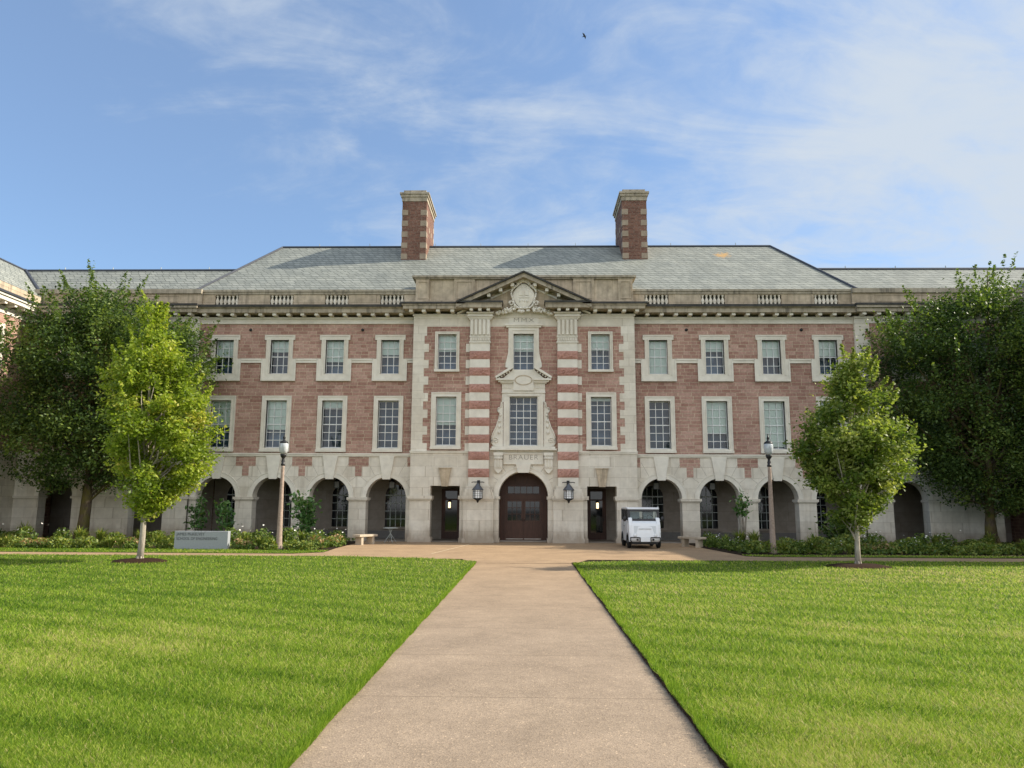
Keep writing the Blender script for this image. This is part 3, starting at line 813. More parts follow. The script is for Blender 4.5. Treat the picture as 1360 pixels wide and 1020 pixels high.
for s_ in (-1, 1):
    q = MB()
    x1 = s_ * 5.53
    q.box(s_ * 4.85, x1, -.02, YW, 10.15, 10.62)
    for k in range(-1, 13):
        zt = 9.74 - STEP * k; zb = zt - STEP
        inner = 4.74 if k % 2 == 0 else 4.97
        q.box(s_ * inner, x1, -.02 - (.004 if k % 2 else 0), YW - .004, max(zb, 4.39), zt)
    P(q, 'quoin', M['ashlar'])
    # banded pilaster
    for k in range(17):
        zt, zb = ZB[k], ZB[k + 1]
        pb = MB()
        if k % 2 == 0:
            pb.box(s_ * 1.68, s_ * 2.66, -.25, .02, zb, zt)
            if k < 13: pb.box(s_ * 2.66, s_ * 2.88, -.022, .02, max(zb, 4.39), zt)
            P(pb, 'pilaster_band', M['stone'])
        else:
            # rock-faced block: a lumpy front
            nx, nz = 14, 6; vs = []; fs = []
            for i in range(nx + 1):
                for j in range(nz + 1):
                    u, v = i / nx, j / nz
                    e = min(1, 6 * min(u, 1 - u)) * min(1, 4 * min(v, 1 - v))
                    vs.append((min(s_ * 1.66, s_ * 2.68) + 1.02 * u, -.255 - e * (.03 + .05 * random.random()), zb + (zt - zb) * v))
            for i in range(nx):
                for j in range(nz):
                    a = i * (nz + 1) + j; fs.append((a, a + nz + 1, a + nz + 2, a + 1))
            pb.add(vs, fs); pb.box(s_ * 1.66, s_ * 2.68, -.254, .02, zb, zt)
            P(pb, 'pilaster_red_band', M['redband'])
    # fluted capital
    cpm = MB(); xm = s_ * 2.17
    cpm.box(xm - .50, xm + .50, -.25, .02, 9.74, 10.98)
    cpm.box(xm - .54, xm + .54, -.30, .02, 9.74, 9.80); cpm.box(xm - .52, xm + .52, -.285, .02, 10.03, 10.10)
    for k in range(8): cpm.box(xm - .46 + .12 * k, xm - .46 + .12 * k + .06, -.31, -.24, 9.84, 10.0)
    for k in range(5): cpm.box(xm - .47 + .205 * k, xm - .47 + .205 * k + .12, -.35, -.24, 10.14, 10.90)
    cpm.box(xm - .56, xm + .56, -.31, .02, 10.92, 10.99)
    P(cpm, 'pilaster_capital', M['stone'])
    en = MB(); en.box(xm - .62, xm + .62, -.36, .02, 10.99, 11.26); en.box(xm - .66, xm + .66, -.42, .02, 11.06, 11.10); en.box(xm - .68, xm + .68, -.47, .02, 11.22, 11.27)
    P(en, 'entablature_block', M['stone'])
    # stone above the string course up to the side bays, lower storey
    lw = MB()
    hx0, hx1 = (3.09, 4.52)
    a, c = sorted((s_ * 1.40, s_ * 5.53))
    h0, h1 = sorted((s_ * hx0, s_ * hx1))
    lw.wall(a, c, 0, 4.27, 0, .62, [(h0, h1, -.001, 2.69)])
    x = s_ * 5.53; lw.add([(x, 0, 0), (x, YW + .6, 0), (x, YW + .6, 4.27), (x, 0, 4.27)], [(0, 1, 2, 3) if s_ > 0 else (3, 2, 1, 0)])
    lw.add([(a, .62, 0), (h0, .62, 0), (h0, .62, 4.27), (a, .62, 4.27)], [(3, 2, 1, 0)]); lw.add([(h1, .62, 0), (c, .62, 0), (c, .62, 4.27), (h1, .62, 4.27)], [(3, 2, 1, 0)]); lw.add([(h0, .62, 2.69), (h1, .62, 2.69), (h1, .62, 4.27), (h0, .62, 4.27)], [(3, 2, 1, 0)])
    P(lw, 'pavilion_base', M['base'])
    rp = MB(); xm = s_ * 3.82
    rp.box(xm - .62, xm + .62, -.015, .01, 3.57, 3.60); rp.box(xm - .62, xm + .62, -.015, .01, 4.10, 4.13); rp.box(xm - .62, xm - .59, -.015, .01, 3.60, 4.10); rp.box(xm + .59, xm + .62, -.015, .01, 3.60, 4.10)
    P(rp, 'recessed_panel', M['stone'])
    P(MB().prism([(xm - .15, 2.66), (xm + .15, 2.66), (xm + .30, 3.52), (xm - .30, 3.52)], -.10, .05).box(xm - .32, xm + .32, -.13, .05, 3.52, 3.57), 'keystone', M['old'])
    st = MB(); st.box(s_ * 2.70, s_ * 5.56, -.05, .3, 4.27, 4.39); st.box(s_ * 2.70, s_ * 5.58, -.075, -.05, 4.34, 4.39)
    P(st, 'string_course', M['stone'])
    # pedestal under the pilaster
    pe = MB(); a, c = sorted((s_ * 1.44, s_ * 2.88))
    pe.box(a, c, -.34, .01, .17, 2.04); pe.box(a - .05, c + .05, -.40, .01, -.01, .17); pe.box(a - .03, c + .03, -.37, .01, .17, .22)
    pe.box(a - .06, c + .06, -.42, .01, 2.04, 2.22); pe.box(a - .03, c + .03, -.38, .01, 1.98, 2.04)
    for k, (e, z0, z1) in enumerate(((.0, 2.22, 2.38), (-.06, 2.38, 2.54), (-.13, 2.54, 2.69))):
        pe.box(a - e, c + e, -.38 + .04 * k, .01, z0, z1)
    P(pe, 'pedestal', M['base'])
    # door jamb and corner pier imposts / plinths
    jm = MB(); a, c = sorted((s_ * 1.19, s_ * 1.44)); jm.box(a, c, -.04, .9, 0, 2.05); jm.box(min(a, s_ * 1.14), max(c, s_ * 1.14), -.07, .93, 2.05, 2.20); jm.box(min(a, s_ * 1.15), max(c, s_ * 1.15), -.08, .92, -.008, .19)
    P(jm, 'door_jamb', M['base'])
    cm = MB(); a, c = sorted((s_ * 4.52, s_ * 5.53)); cm.box(a - .09, c + .09, -.10, .70, 2.04, 2.21); cm.box(a - .05, c + .05, -.05, .67, 1.98, 2.04); cm.box(a - .07, c + .07, -.07, .69, -.01, .20); cm.box(a - .04, c + .04, -.04, .66, .20, .26)
    P(cm, 'corner_impost', M['base'])
    c3 = MB(); a, c = sorted((s_ * 2.88, s_ * 3.09)); c3.box(min(a, c - .05), c + (.07 if s_ > 0 else 0), -.10, .70, 2.04, 2.21) if s_ > 0 else c3.box(a - .07, c, -.10, .70, 2.04, 2.21); c3.box(a - .03, c + .03, -.07, .68, -.01, .20)
    P(c3, 'side_jamb_impost', M['base'])

# portal arch
pa = MB(); pa.archwall(-1.44, 1.44, 2.20, 3.75, 0, 1.20, 2.18, -.006, .9, 28)
P(pa, 'portal_wall', M['ashlar'])
P(MB().box(-1.44, 1.44, -.006, .3, 3.75, 4.27), 'portal_spandrel', M['ashlar'])
P(MB().ring(0, 2.20, 1.20, 1.40, -.06, .02, 0, PI, 30).ring(0, 2.20, 1.40, 1.45, -.085, .02, 0, PI, 30), 'portal_arch_ring', M['stone'])
P(MB().prism([(-.27, 3.33), (.27, 3.33), (.36, 3.74), (-.36, 3.74)], -.19, .02), 'portal_keystone', M['stone'])
for a in (-58, -36, -17, 17, 36, 58):
    vj = MB()
    t0 = R(90 + a); dx, dz = math.cos(t0), math.sin(t0); r1 = min(2.0, 1.5 / dz, 1.43 / (abs(dx) + 1e-6)); nx, nz = -dz * .009, dx * .009
    if r1 < 1.46: continue
    p0 = (1.455 * dx, 2.2 + 1.455 * dz); p1 = (r1 * dx, 2.2 + r1 * dz)
    vj.add([(p0[0] - nx, -.010, p0[1] - nz), (p0[0] + nx, -.010, p0[1] + nz), (p1[0] + nx, -.010, p1[1] + nz), (p1[0] - nx, -.010, p1[1] - nz)], [(3, 2, 1, 0)])
    P(vj, 'voussoir_joint', M['mj'])
# name panel with its letters, brackets
npn = MB(); npn.box(-.97, .97, -.06, .01, 3.74, 4.27); npn.box(-.97, .97, -.10, -.06, 3.74, 3.79); npn.box(-.97, -.92, -.10, -.06, 3.79, 4.27); npn.box(.92, .97, -.10, -.06, 3.79, 4.27); npn.box(-.92, .92, -.10, -.06, 4.22, 4.27)
npn_o = P(npn, 'name_panel', M['stone'])
def lettering(text, size, loc, m, parent, rz=0, extr=.006, align='CENTER', space=1.0, width=None, thin=0):
    cu = bpy.data.curves.new('lettering', 'FONT'); cu.body = text; cu.size = size; cu.align_x = align; cu.align_y = 'BOTTOM'; cu.extrude = extr; cu.space_character = space; cu.offset = thin
    tmp = bpy.data.objects.new('lettering', cu); col.objects.link(tmp)
    dg = bpy.context.evaluated_depsgraph_get()
    me = bpy.data.meshes.new_from_object(tmp.evaluated_get(dg))
    bpy.data.objects.remove(tmp); bpy.data.curves.remove(cu)
    o = bpy.data.objects.new('lettering', me); col.objects.link(o)
    me.materials.clear(); me.materials.append(m)
    xs = [v.co.x for v in me.vertices]
    if width: 
        k = width / (max(xs) - min(xs))
        for v in me.vertices: v.co.x *= k
    o.parent = parent; o.location = loc; o.rotation_euler = (PI / 2, 0, rz)
    return o
M['cut'] = plain('shaded_cut_letter', (.26, .235, .20), .9, .1)
lettering('BRAUER', .34, (0, -.064, 3.90), M['cut'], npn_o, width=1.42, thin=-.006, space=1.15)
lettering('MMX', .30, (0, -.046, 10.785), M['cut'], hall, width=1.0, thin=-.006, space=1.3)
P(MB().box(-.75, .75, -.04, .02, 10.74, 11.06), 'date_panel', M['stone'])
for s_ in (-1, 1):
    x = s_ * 1.22; br = MB()
    br.box(x - .23, x + .23, -.24, .01, 4.16, 4.30); br.box(x - .20, x + .20, -.20, .01, 3.55, 4.16); br.box(x - .22, x + .22, -.26, .01, 4.0, 4.06)
    for k in range(3): br.box(x - .16 + .13 * k, x - .10 + .13 * k, -.245, -.2, 3.60, 3.96)
    for k in range(4): br.box(x - .17 + .10 * k, x - .13 + .10 * k, -.27, -.2, 4.07, 4.15)
    br.tube([(x - .2, -.2, 4.03), (x + .2, -.2, 4.03)], .075, 8)
    br.prism([(x - .03, 3.30), (x + .03, 3.30), (x + .20, 3.50), (x + .22, 3.56), (x - .22, 3.56), (x - .20, 3.50)], -.17, .01)
    P(br, 'bracket', M['stone'])

# middle windows
def mid_low():
    s = MB(); s.box(-.98, -.69, -.08, .2, 4.6, 7.08); s.box(.69, .98, -.08, .2, 4.6, 7.08); s.box(-.69, .69, -.08, .2, 7.07, 7.24); s.box(-.98, -.69, -.081, .2, 7.08, 7.24); s.box(.69, .98, -.081, .2, 7.08, 7.24)
    s.box(-1.06, -.98, -.06, .1, 6.85, 7.24); s.box(.98, 1.06, -.06, .1, 6.85, 7.24)
    for sg in (-1, 1): s.box(sg * .76, sg * .82, -.11, -.08, 4.6, 7.0)
    s.box(-.82, .82, -.11, -.08, 7.10, 7.16)
    s.box(-1.06, 1.06, -.085, .02, 7.24, 7.72); s.box(-1.08, 1.08, -.12, .02, 7.24, 7.30)
    s.box(-.69, .69, -.10, .2, 4.5, 4.65); s.box(-1.62, 1.62, -.22, .02, 4.42, 4.50); s.box(-1.55, 1.55, -.17, .02, 4.50, 4.60)
    return s
wl = window('M2', 0, 0, mid_low, 1.38, 4.65, 7.07, 4, 7, 4, .0)
def mid_high():
    s = MB(); 
    s.box(-.76, -.51, -.08, .2, 8.41, 10.24); s.box(.51, .76, -.08, .2, 8.41, 10.24); s.box(-.76, .76, -.08, .2, 10.24, 10.56)
    s.box(-.95, .95, -.17, .02, 10.64, 10.73); s.box(-.88, .88, -.13, .02, 10.56, 10.64)
    for sg in (-1, 1):
        s.box(sg * .58, sg * .63, -.105, -.08, 8.45, 10.4)
        pts = [(.76, 9.6), (.78, 9.25), (.84, 8.95), (.90, 8.72), (.90, 8.54), (.76, 8.50)]
        if sg < 0: pts = [(-a, b) for a, b in pts]
        else: pts = pts[::-1]
        s.prism(pts, -.07, .02)
    s.box(-.63, .63, -.105, -.08, 10.40, 10.45)
    s.box(-.56, .56, -.12, .2, 8.33, 8.41)
    return s
window('M3', 0, 0, mid_high, 1.02, 8.41, 10.24, 3, 5, 3, .45)
for sg in (-1, 1):
    bp = MB()
    q = [(sg * 1.16, 7.90), (sg * .50, 7.90), (sg * .50, 8.50), (sg * .60, 8.52)]
    pts = [(1.14, 7.86), (.48, 7.86), (.48, 8.44)]
    pts = [(sg * a, b) for a, b in pts]
    bp.prism(pts if sg < 0 else pts[::-1], -.14, .02)
    rk = [(1.36, 7.95), (.52, 8.46), (.56, 8.58), (1.40, 8.04)]
    rk = [(sg * a, b) for a, b in rk]
    bp.prism(rk[::-1] if sg < 0 else rk, -.34, .02)
    for k in range(5):
        u = .12 + .17 * k; x = 1.3 + (.55 - 1.3) * u; z = 7.93 + (8.40 - 7.93) * u
        bp.box(sg * (x - .035), sg * (x + .035), -.24, -.1, z - .04, z + .03)
    bp.box(sg * .48, sg * 1.36, -.30, .02, 7.86, 7.95); bp.box(sg * .50, sg * 1.25, -.22, .02, 7.78, 7.86); bp.box(sg * .52, sg * 1.14, -.17, .02, 7.72, 7.78)
    for k in range(5): bp.box(sg * (.60 + .1 * k), sg * (.65 + .1 * k), -.12, -.08, 7.48, 7.68)
    P(bp, 'broken_pediment', M['stone'])
op = MB(); op.box(-.50, .50, -.16, .02, 7.36, 8.33)
opo = P(op, 'oval_panel', M['stone'])
ov = MB()
for (a, c, y0) in ((.43, .25, -.185),):
    n = 32; vs = []; fs = []
    for i in range(n):
        t_ = 2 * PI * i / n; vs += [(a * math.cos(t_), y0, 7.88 + c * math.sin(t_)), ((a - .035) * math.cos(t_), y0, 7.88 + (c - .035) * math.sin(t_)), (a * math.cos(t_), -.15, 7.88 + c * math.sin(t_)), ((a - .035) * math.cos(t_), -.15, 7.88 + (c - .035) * math.sin(t_))]
    for i in range(n):
        k, j = i * 4, ((i + 1) % n) * 4
        fs += [(k, k + 1, j + 1, j), (k + 2, k, j, j + 2), (k + 1, k + 3, j + 3, j + 1)]
    ov.add(vs, fs)
ov.build('oval_moulding', M['old'], opo)
# scrolls either side of the middle window
for sg in (-1, 1):
    pts = [(1.0, 4.60), (1.48, 4.62), (1.60, 4.80), (1.60, 5.05), (1.50, 5.30), (1.36, 5.58), (1.24, 5.95), (1.20, 6.25), (1.30, 6.35), (1.27, 6.5), (1.14, 6.55), (1.12, 6.75), (1.02, 6.84)]
    sp = [(sg * a, b) for a, b in pts]
    s_ = MB().prism(sp if sg > 0 else sp[::-1], -.07, .02)
    edge = [(sg * (a - .03), -.085, b) for a, b in pts[1:]]
    s_.tube(edge, .035, 6)
    spiral = [(sg * (1.36 + (.17 - .0065 * k) * math.cos(.42 * k - .6)), -.085, 4.90 + (.17 - .0065 * k) * math.sin(.42 * k - .6)) for k in range(24)]
    s_.tube(spiral, .028, 6)
    for k in range(4): s_.blob((sg * (1.20 - .02 * k), -.09, 5.3 + .28 * k), .075 - .008 * k, 7, 5, (1, .6, 1.3))
    P(s_, 'scroll', M['stone'])

# ---------------------------------------------------- pavilion cornice, pediment, attic
for sg in (-1, 1):
    fr = MB(); fr.box(sg * 1.55, sg * 5.53, -.03, YW + .3, 11.05, 11.28); fr.box(sg * 2.8, sg * 5.58, -.08, YW, 11.16, 11.24)
    P(fr, 'pavilion_frieze', M['stone'])
    for x in (3.55, 4.27, 4.98, 5.62): P(MB().box(sg * x - .09, sg * x + .09, -.52, -.03, 11.27, 11.40), 'modillion', M['stone'])
    for x in (1.75, 2.17, 2.60): P(MB().box(sg * x - .08, sg * x + .08, -.68, -.36, 11.29, 11.42), 'modillion', M['stone'])
    cn = MB(); cn.box(sg * 3.25, sg * 6.0, -.60, YW + .4, 11.40, 11.58); cn.box(sg * 3.25, sg * 6.06, -.66, YW + .4, 11.58, 11.64)
    cn.box(sg * 1.08, sg * 3.30, -.76, .1, 11.42, 11.60); cn.box(sg * 1.05, sg * 3.33, -.80, .1, 11.60, 11.66)
    P(cn, 'pavilion_cornice', M['cornice'])
    ct = MB(); ct.box(sg * 3.33, sg * 6.12, -.71, YW + .4, 11.64, 11.73); ct.box(sg * 1.02, sg * 3.36, -.85, .1, 11.66, 11.75)
    P(ct, 'cornice_top', M['soot'])
    # raking cornice
    ax, az_ = 3.34, 11.76; bx_, bz = 0.0, 13.30
    def rake(th0, th1, y0, m, name, x_end=0.):
        dx, dz = -ax, bz - az_; ln = math.hypot(dx, dz); nx, nz = dz / ln, -dx / ln      # normal up/outwards
        # vertical offsets keep the two halves meeting on the centre line
        v0, v1 = th0 * ln / ax, th1 * ln / ax
        pts = [(ax, az_ + v0), (ax, az_ + v1), (0, bz + v1), (0, bz + v0)]
        pts = [(sg * a, b) for a, b in pts]
        P(MB().prism(pts if sg > 0 else pts[::-1], y0, .32), name, m)
    rake(-.11, -.03, -.90, M['soot'], 'raking_cornice_top')
    rake(-.30, -.115, -.80, M['cornice'], 'raking_cornice')
    rake(-.50, -.42, -.20, M['stone'], 'raking_moulding')
    for k in range(5):
        rk = MB(); u = .13 + .175 * k; x = ax * (1 - u); z = az_ + (bz - az_) * u - .44
        if z - .08 > 11.74: rk.box(sg * (x - .08), sg * (x + .08), -.66, -.18, z - .06, z + .10); P(rk, 'raking_modillion', M['stone'])
P(MB().prism([(-3.2, 11.5), (3.2, 11.5), (0, 12.98)], -.155, .3), 'tympanum', M['old'])
at_ = MB(); at_.box(-5.5, 5.5, .22, 1.1, 11.6, 13.13)
for sg in (-1, 1):
    for xa, xb in ((5.5, 4.78), (3.55, 2.5)):
        at_.box(sg * xa, sg * xb, .13, .22, 11.7, 13.13)
        at_.box(sg * (xa - .1), sg * (xb + .1), .09, .13, 12.10, 12.14); at_.box(sg * (xa - .1), sg * (xb + .1), .09, .13, 12.98, 13.02); at_.box(sg * (xa - .1), sg * (xa - .14), .09, .13, 12.14, 12.98); at_.box(sg * (xb + .1), sg * (xb + .14), .09, .13, 12.14, 12.98)
at_.box(-5.54, 5.54, .08, .22, 11.7, 12.0)
P(at_, 'attic', M['old'])
cp = MB(); cp.box(-5.58, 5.58, .10, 1.2, 13.13, 13.20); cp.box(-5.68, 5.68, .03, 1.25, 13.20, 13.31)
P(cp, 'attic_coping', M['cornice'])
# cartouche
ca = MB(); yc = -.24
n = 30; vs = [(0, -.42, 12.12)]; fs = []
prof = [(.35, -.41), (.52, -.36), (.56, -.28), (.56, -.15)]
for r_, y_ in prof:
    for i in range(n):
        a = 2 * PI * i / n; e = 1 + .05 * math.cos(4 * a); sh = 1.08 if math.sin(a) < 0 else 1.0
        vs.append((r_ * .98 * e * math.cos(a), y_, 12.12 + r_ * 1.12 * e * sh * math.sin(a)))
for i in range(n): fs.append((0, 1 + i, 1 + (i + 1) % n))
for k in range(len(prof) - 1):
    for i in range(n):
        a, c = 1 + k * n + i, 1 + k * n + (i + 1) % n; fs.append((a, a + n, c + n, c))
ca.add(vs, fs)
for i in range(26):            # scrolled rim
    a0, a1 = 2 * PI * i / 26, 2 * PI * (i + 1) / 26
    ca.tube([((.60 + .035 * math.sin(5 * q)) * math.cos(q), -.40, 12.12 + (.68 + .035 * math.sin(5 * q)) * math.sin(q)) for q in (a0, (a0 + a1) / 2, a1)], .052, 6)
for sg in (-1, 1):
    for (cx, cz, r_) in ((.52, 12.58, .13), (.63, 11.72, .12), (.30, 12.78, .09)):
        ca.tube([(sg * (cx + (r_ - .004 * k) * math.cos(.5 * k)), -.42, cz + (r_ - .004 * k) * math.sin(.5 * k)) for k in range(16)], .035, 6)
    for k in range(16):        # garland of fruit and leaves spilling to each side
        u = k / 15
        for q in range(3):
            ca.blob((sg * (.42 + .92 * u + random.uniform(-.05, .05)), -.30 + random.uniform(-.08, .05), 11.50 - .26 * u + random.uniform(-.13, .13) * (1.1 - .6 * u)), random.uniform(.045, .095), 6, 4)
for k in range(5): ca.blob((-.2 + .1 * k, -.42, 12.86 + .05 * math.sin(k * PI / 4)), .075, 7, 5)
ca.tube([(-.32, -.40, 12.80), (0, -.44, 12.84), (.32, -.40, 12.80)], .045, 6)
for k in range(8): ca.blob((random.uniform(-.35, .35), -.35, 11.30 + random.uniform(-.05, .08)), random.uniform(.06, .10), 6, 4)
# charges on the shield
ca.box(-.26, .26, -.445, -.40, 12.0, 12.05); ca.box(-.24, -.06, -.45, -.40, 12.12, 12.36); ca.box(.06, .24, -.45, -.40, 12.12, 12.36); ca.box(-.02, .02, -.46, -.40, 12.08, 12.40)
for x in (-.17, 0, .17): ca.blob((x, -.42, 11.84), .06, 6, 4, (1, .6, 1.4))
P(ca, 'cartouche', M['stone'])

# ---------------------------------------------------- doors
dr = MB(); R1 = 1.22
pts = [(R1, -.005), (R1, 2.18)] + [(R1 * math.cos(PI * i / 24), 2.18 + R1 * math.sin(PI * i / 24)) for i in range(1, 24)] + [(-R1, 2.18), (-R1, -.005)]
dr.prism(pts, .95, 1.0)
dr.box(-1.2, 1.2, .90, .95, 2.06, 2.28); dr.box(-1.0, -.90, .90, .95, 0, 2.06); dr.box(.90, 1.0, .90, .95, 0, 2.06); dr.box(-.95, .95, .91, .95, 2.76, 2.84)
do = P(dr, 'door', M['wood'], loc=(0, .5, 0))
for sg in (-1, 1):
    lf = MB(); a, c = sorted((sg * .01, sg * .895))
    gx0, gx1 = sorted((sg * .10, sg * .80))
    lf.wall(a, c, .06, 2.05, .905, .04, [(gx0, gx1, 1.02, 1.96)])
    lf.box(a, c, .885, .905, .06, .14); lf.box(gx0, gx1, .885, .905, .90, .96)
    for k in (1, 2): lf.box(gx0 + (gx1 - gx0) * k / 3 - .014, gx0 + (gx1 - gx0) * k / 3 + .014, .915, .93, 1.02, 1.96)
    for k in (1, 2): lf.box(gx0, gx1, .912, .928, 1.02 + .94 * k / 3 - .014, 1.02 + .94 * k / 3 + .014)
    lo = lf.build('door_leaf', M['wood'], do)
    MB().add([(gx0, .937, 1.02), (gx1, .937, 1.02), (gx1, .937, 1.96), (gx0, .937, 1.96)], [(0, 1, 2, 3)]).build('door_glass', M['darkglass'], do)
    MB().box(a + .02, c - .02, .878, .884, .10, .13).build('kick_strip', plain('steel_strip', (.45, .42, .38), .35, .5, .8) if sg < 0 else bpy.data.materials['steel_strip'], do)
    MB().tube([(sg * .06, .87, 1.0), (sg * .06, .86, 1.12)], .018, 6).build('handle', M['iron'], do)
tm = MB().box(-.78, .78, .928, .944, 2.36, 2.70).build('transom_light', M['darkglass'], do)
tb = MB()
for k in range(1, 5): tb.box(-.78 + 1.56 * k / 5 - .014, -.78 + 1.56 * k / 5 + .014, .912, .93, 2.36, 2.70)
tb.build('transom_bar', M['wood'], do)
P(MB().box(-1.2, 1.2, .75, 1.44, -.01, .05), 'door_step', M['loggia'])
# vestibule cheeks hide the space beside the door; side doors in the loggia
for sg in (-1, 1):
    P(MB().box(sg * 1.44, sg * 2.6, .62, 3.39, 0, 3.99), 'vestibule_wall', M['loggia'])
    so_ = MB(); x = sg * 3.82
    so_.box(x - .50, x - .42, 3.28, 3.38, .0, 2.5); so_.box(x + .42, x + .50, 3.28, 3.38, .0, 2.5); so_.box(x - .50, x + .50, 3.27, 3.38, 2.5, 2.62); so_.box(x - .42, x + .42, 3.30, 3.36, .0, .38); so_.box(x - .42, x - .31, 3.30, 3.36, .38, 2.5); so_.box(x + .31, x + .42, 3.30, 3.36, .38, 2.5)
    so_.box(x - .31, x + .31, 3.305, 3.355, 2.02, 2.10)
    sd = P(so_, 'side_door', M['wood'])
    MB().box(x - .31, x + .31, 3.32, 3.34, .38, 2.5).build('door_glass', M['darkglass'], sd)
    MB().tube([(x + sg * .36, 3.26, .95), (x + sg * .36, 3.26, 1.15)], .02, 6).build('handle', M['iron'], sd)

# ---------------------------------------------------- roof and chimneys
XH, XR, YE, YR, YB, ZE, ZR = 17.15, 14.4, .85, 6.0, 11.2, 12.73, 16.86
rf = MB()
A_, B_, C_, D_ = (-XH, YE, ZE), (XH, YE, ZE), (XH, YB, ZE), (-XH, YB, ZE)
E_, F_ = (-XR, YR, ZR), (XR, YR, ZR)
rf.add([A_, B_, F_, E_], [(0, 1, 2, 3)]); rf.add([B_, C_, F_], [(0, 1, 2)]); rf.add([C_, D_, E_, F_], [(0, 1, 2, 3)]); rf.add([D_, A_, E_], [(0, 1, 2)])
for (a, c) in ((A_, B_), (B_, C_), (C_, D_), (D_, A_)): rf.add([(a[0], a[1], 11.5), (c[0], c[1], 11.5), c, a], [(0, 1, 2, 3)])
rf.add([(p[0], p[1], 11.5) for p in (A_, B_, C_, D_)], [(3, 2, 1, 0)])
P(rf, 'roof', M['slate'])
def bar(mb, p, q, w_=.09, h=.07):
    p, q = Vector(p), Vector(q); mb.tube([p, q], w_, 6, True, False)
rc = MB(); bar(rc, E_, F_, .085)
for a, b_ in ((A_, E_), (B_, F_), (C_, F_), (D_, E_)): bar(rc, a, b_, .085)
P(rc, 'ridge_cap', M['lead'])
fin = MB()
for x in (-12.2, -9.2, -6.2 + .9, -2.6, .2, 3.0, 8.6, 12.4): fin.box(x - .015, x + .015, YR - .02, YR + .02, ZR + .05, ZR + .22)
P(fin, 'lightning_rod', M['sashframe'])
bd = MB()       # plain body behind the fronts
bd.box(-16.5, 16.5, 3.45, 11.0, 0, 4.0); bd.box(-16.5, 16.5, 1.25, 11.0, 4.02, 11.6)
P(bd, 'rear_wall', M['red'])
for sg in (-1, 1):
    xo, xi = 6.88, 5.50
    cx = sg * 6.30 - .03; hw = .70; y0, y1 = 4.35, 7.65
    zt = 19.22
    cb_ = MB().box(cx - hw, cx + hw, y0, y1, 14.4, 19.05)
    ch = P(cb_, 'chimney', M['brick'])
    q = MB(); e = .015
    def qb(*a): MB().box(*a).build('chimney_quoin', M['quoin'], ch)
    for k in range(6):
        z = 15.72 + .655 * k - .12; zb = z + .32
        if k == 5: break
        for xa, xb in ((cx - hw - e, cx - hw + .34), (cx + hw - .34, cx + hw + e)):
            qb(xa, xb, y0 - e, y0 + .4, z, zb); qb(xa, xb, y1 - .4, y1 + e, z, zb)
        for ym in (y0 + 1.1, y0 + 1.9): 
            qb(cx - hw - e, cx + hw + e, ym, ym + .32, z, zb) if k % 2 else None
    qb(cx - hw - e, cx - hw + .3, y0 - e, y0 + .3, 15.38, 15.52); qb(cx + hw - .3, cx + hw + e, y0 - e, y0 + .3, 15.38, 15.52)
    c = MB(); c.box(cx - hw - .03, cx + hw + .03, y0 - .03, y1 + .03, 19.05, 19.30); c.box(cx - hw - .09, cx + hw + .09, y0 - .09, y1 + .09, 19.30, 19.45); c.box(cx - hw - .15, cx + hw + .15, y0 - .15, y1 + .15, 19.45, 19.55); c.box(cx - hw + .05, cx + hw - .05, y0 + .05, y1 - .05, 19.55, 19.74)
    c.build('chimney_cap', M['cornice'], ch)
    fl = MB(); fl.box(cx - hw - .03, cx + hw + .03, y0 - .03, y1 + .03, 14.3, 15.37)
    fl.build('flashing', M['copper'], ch)

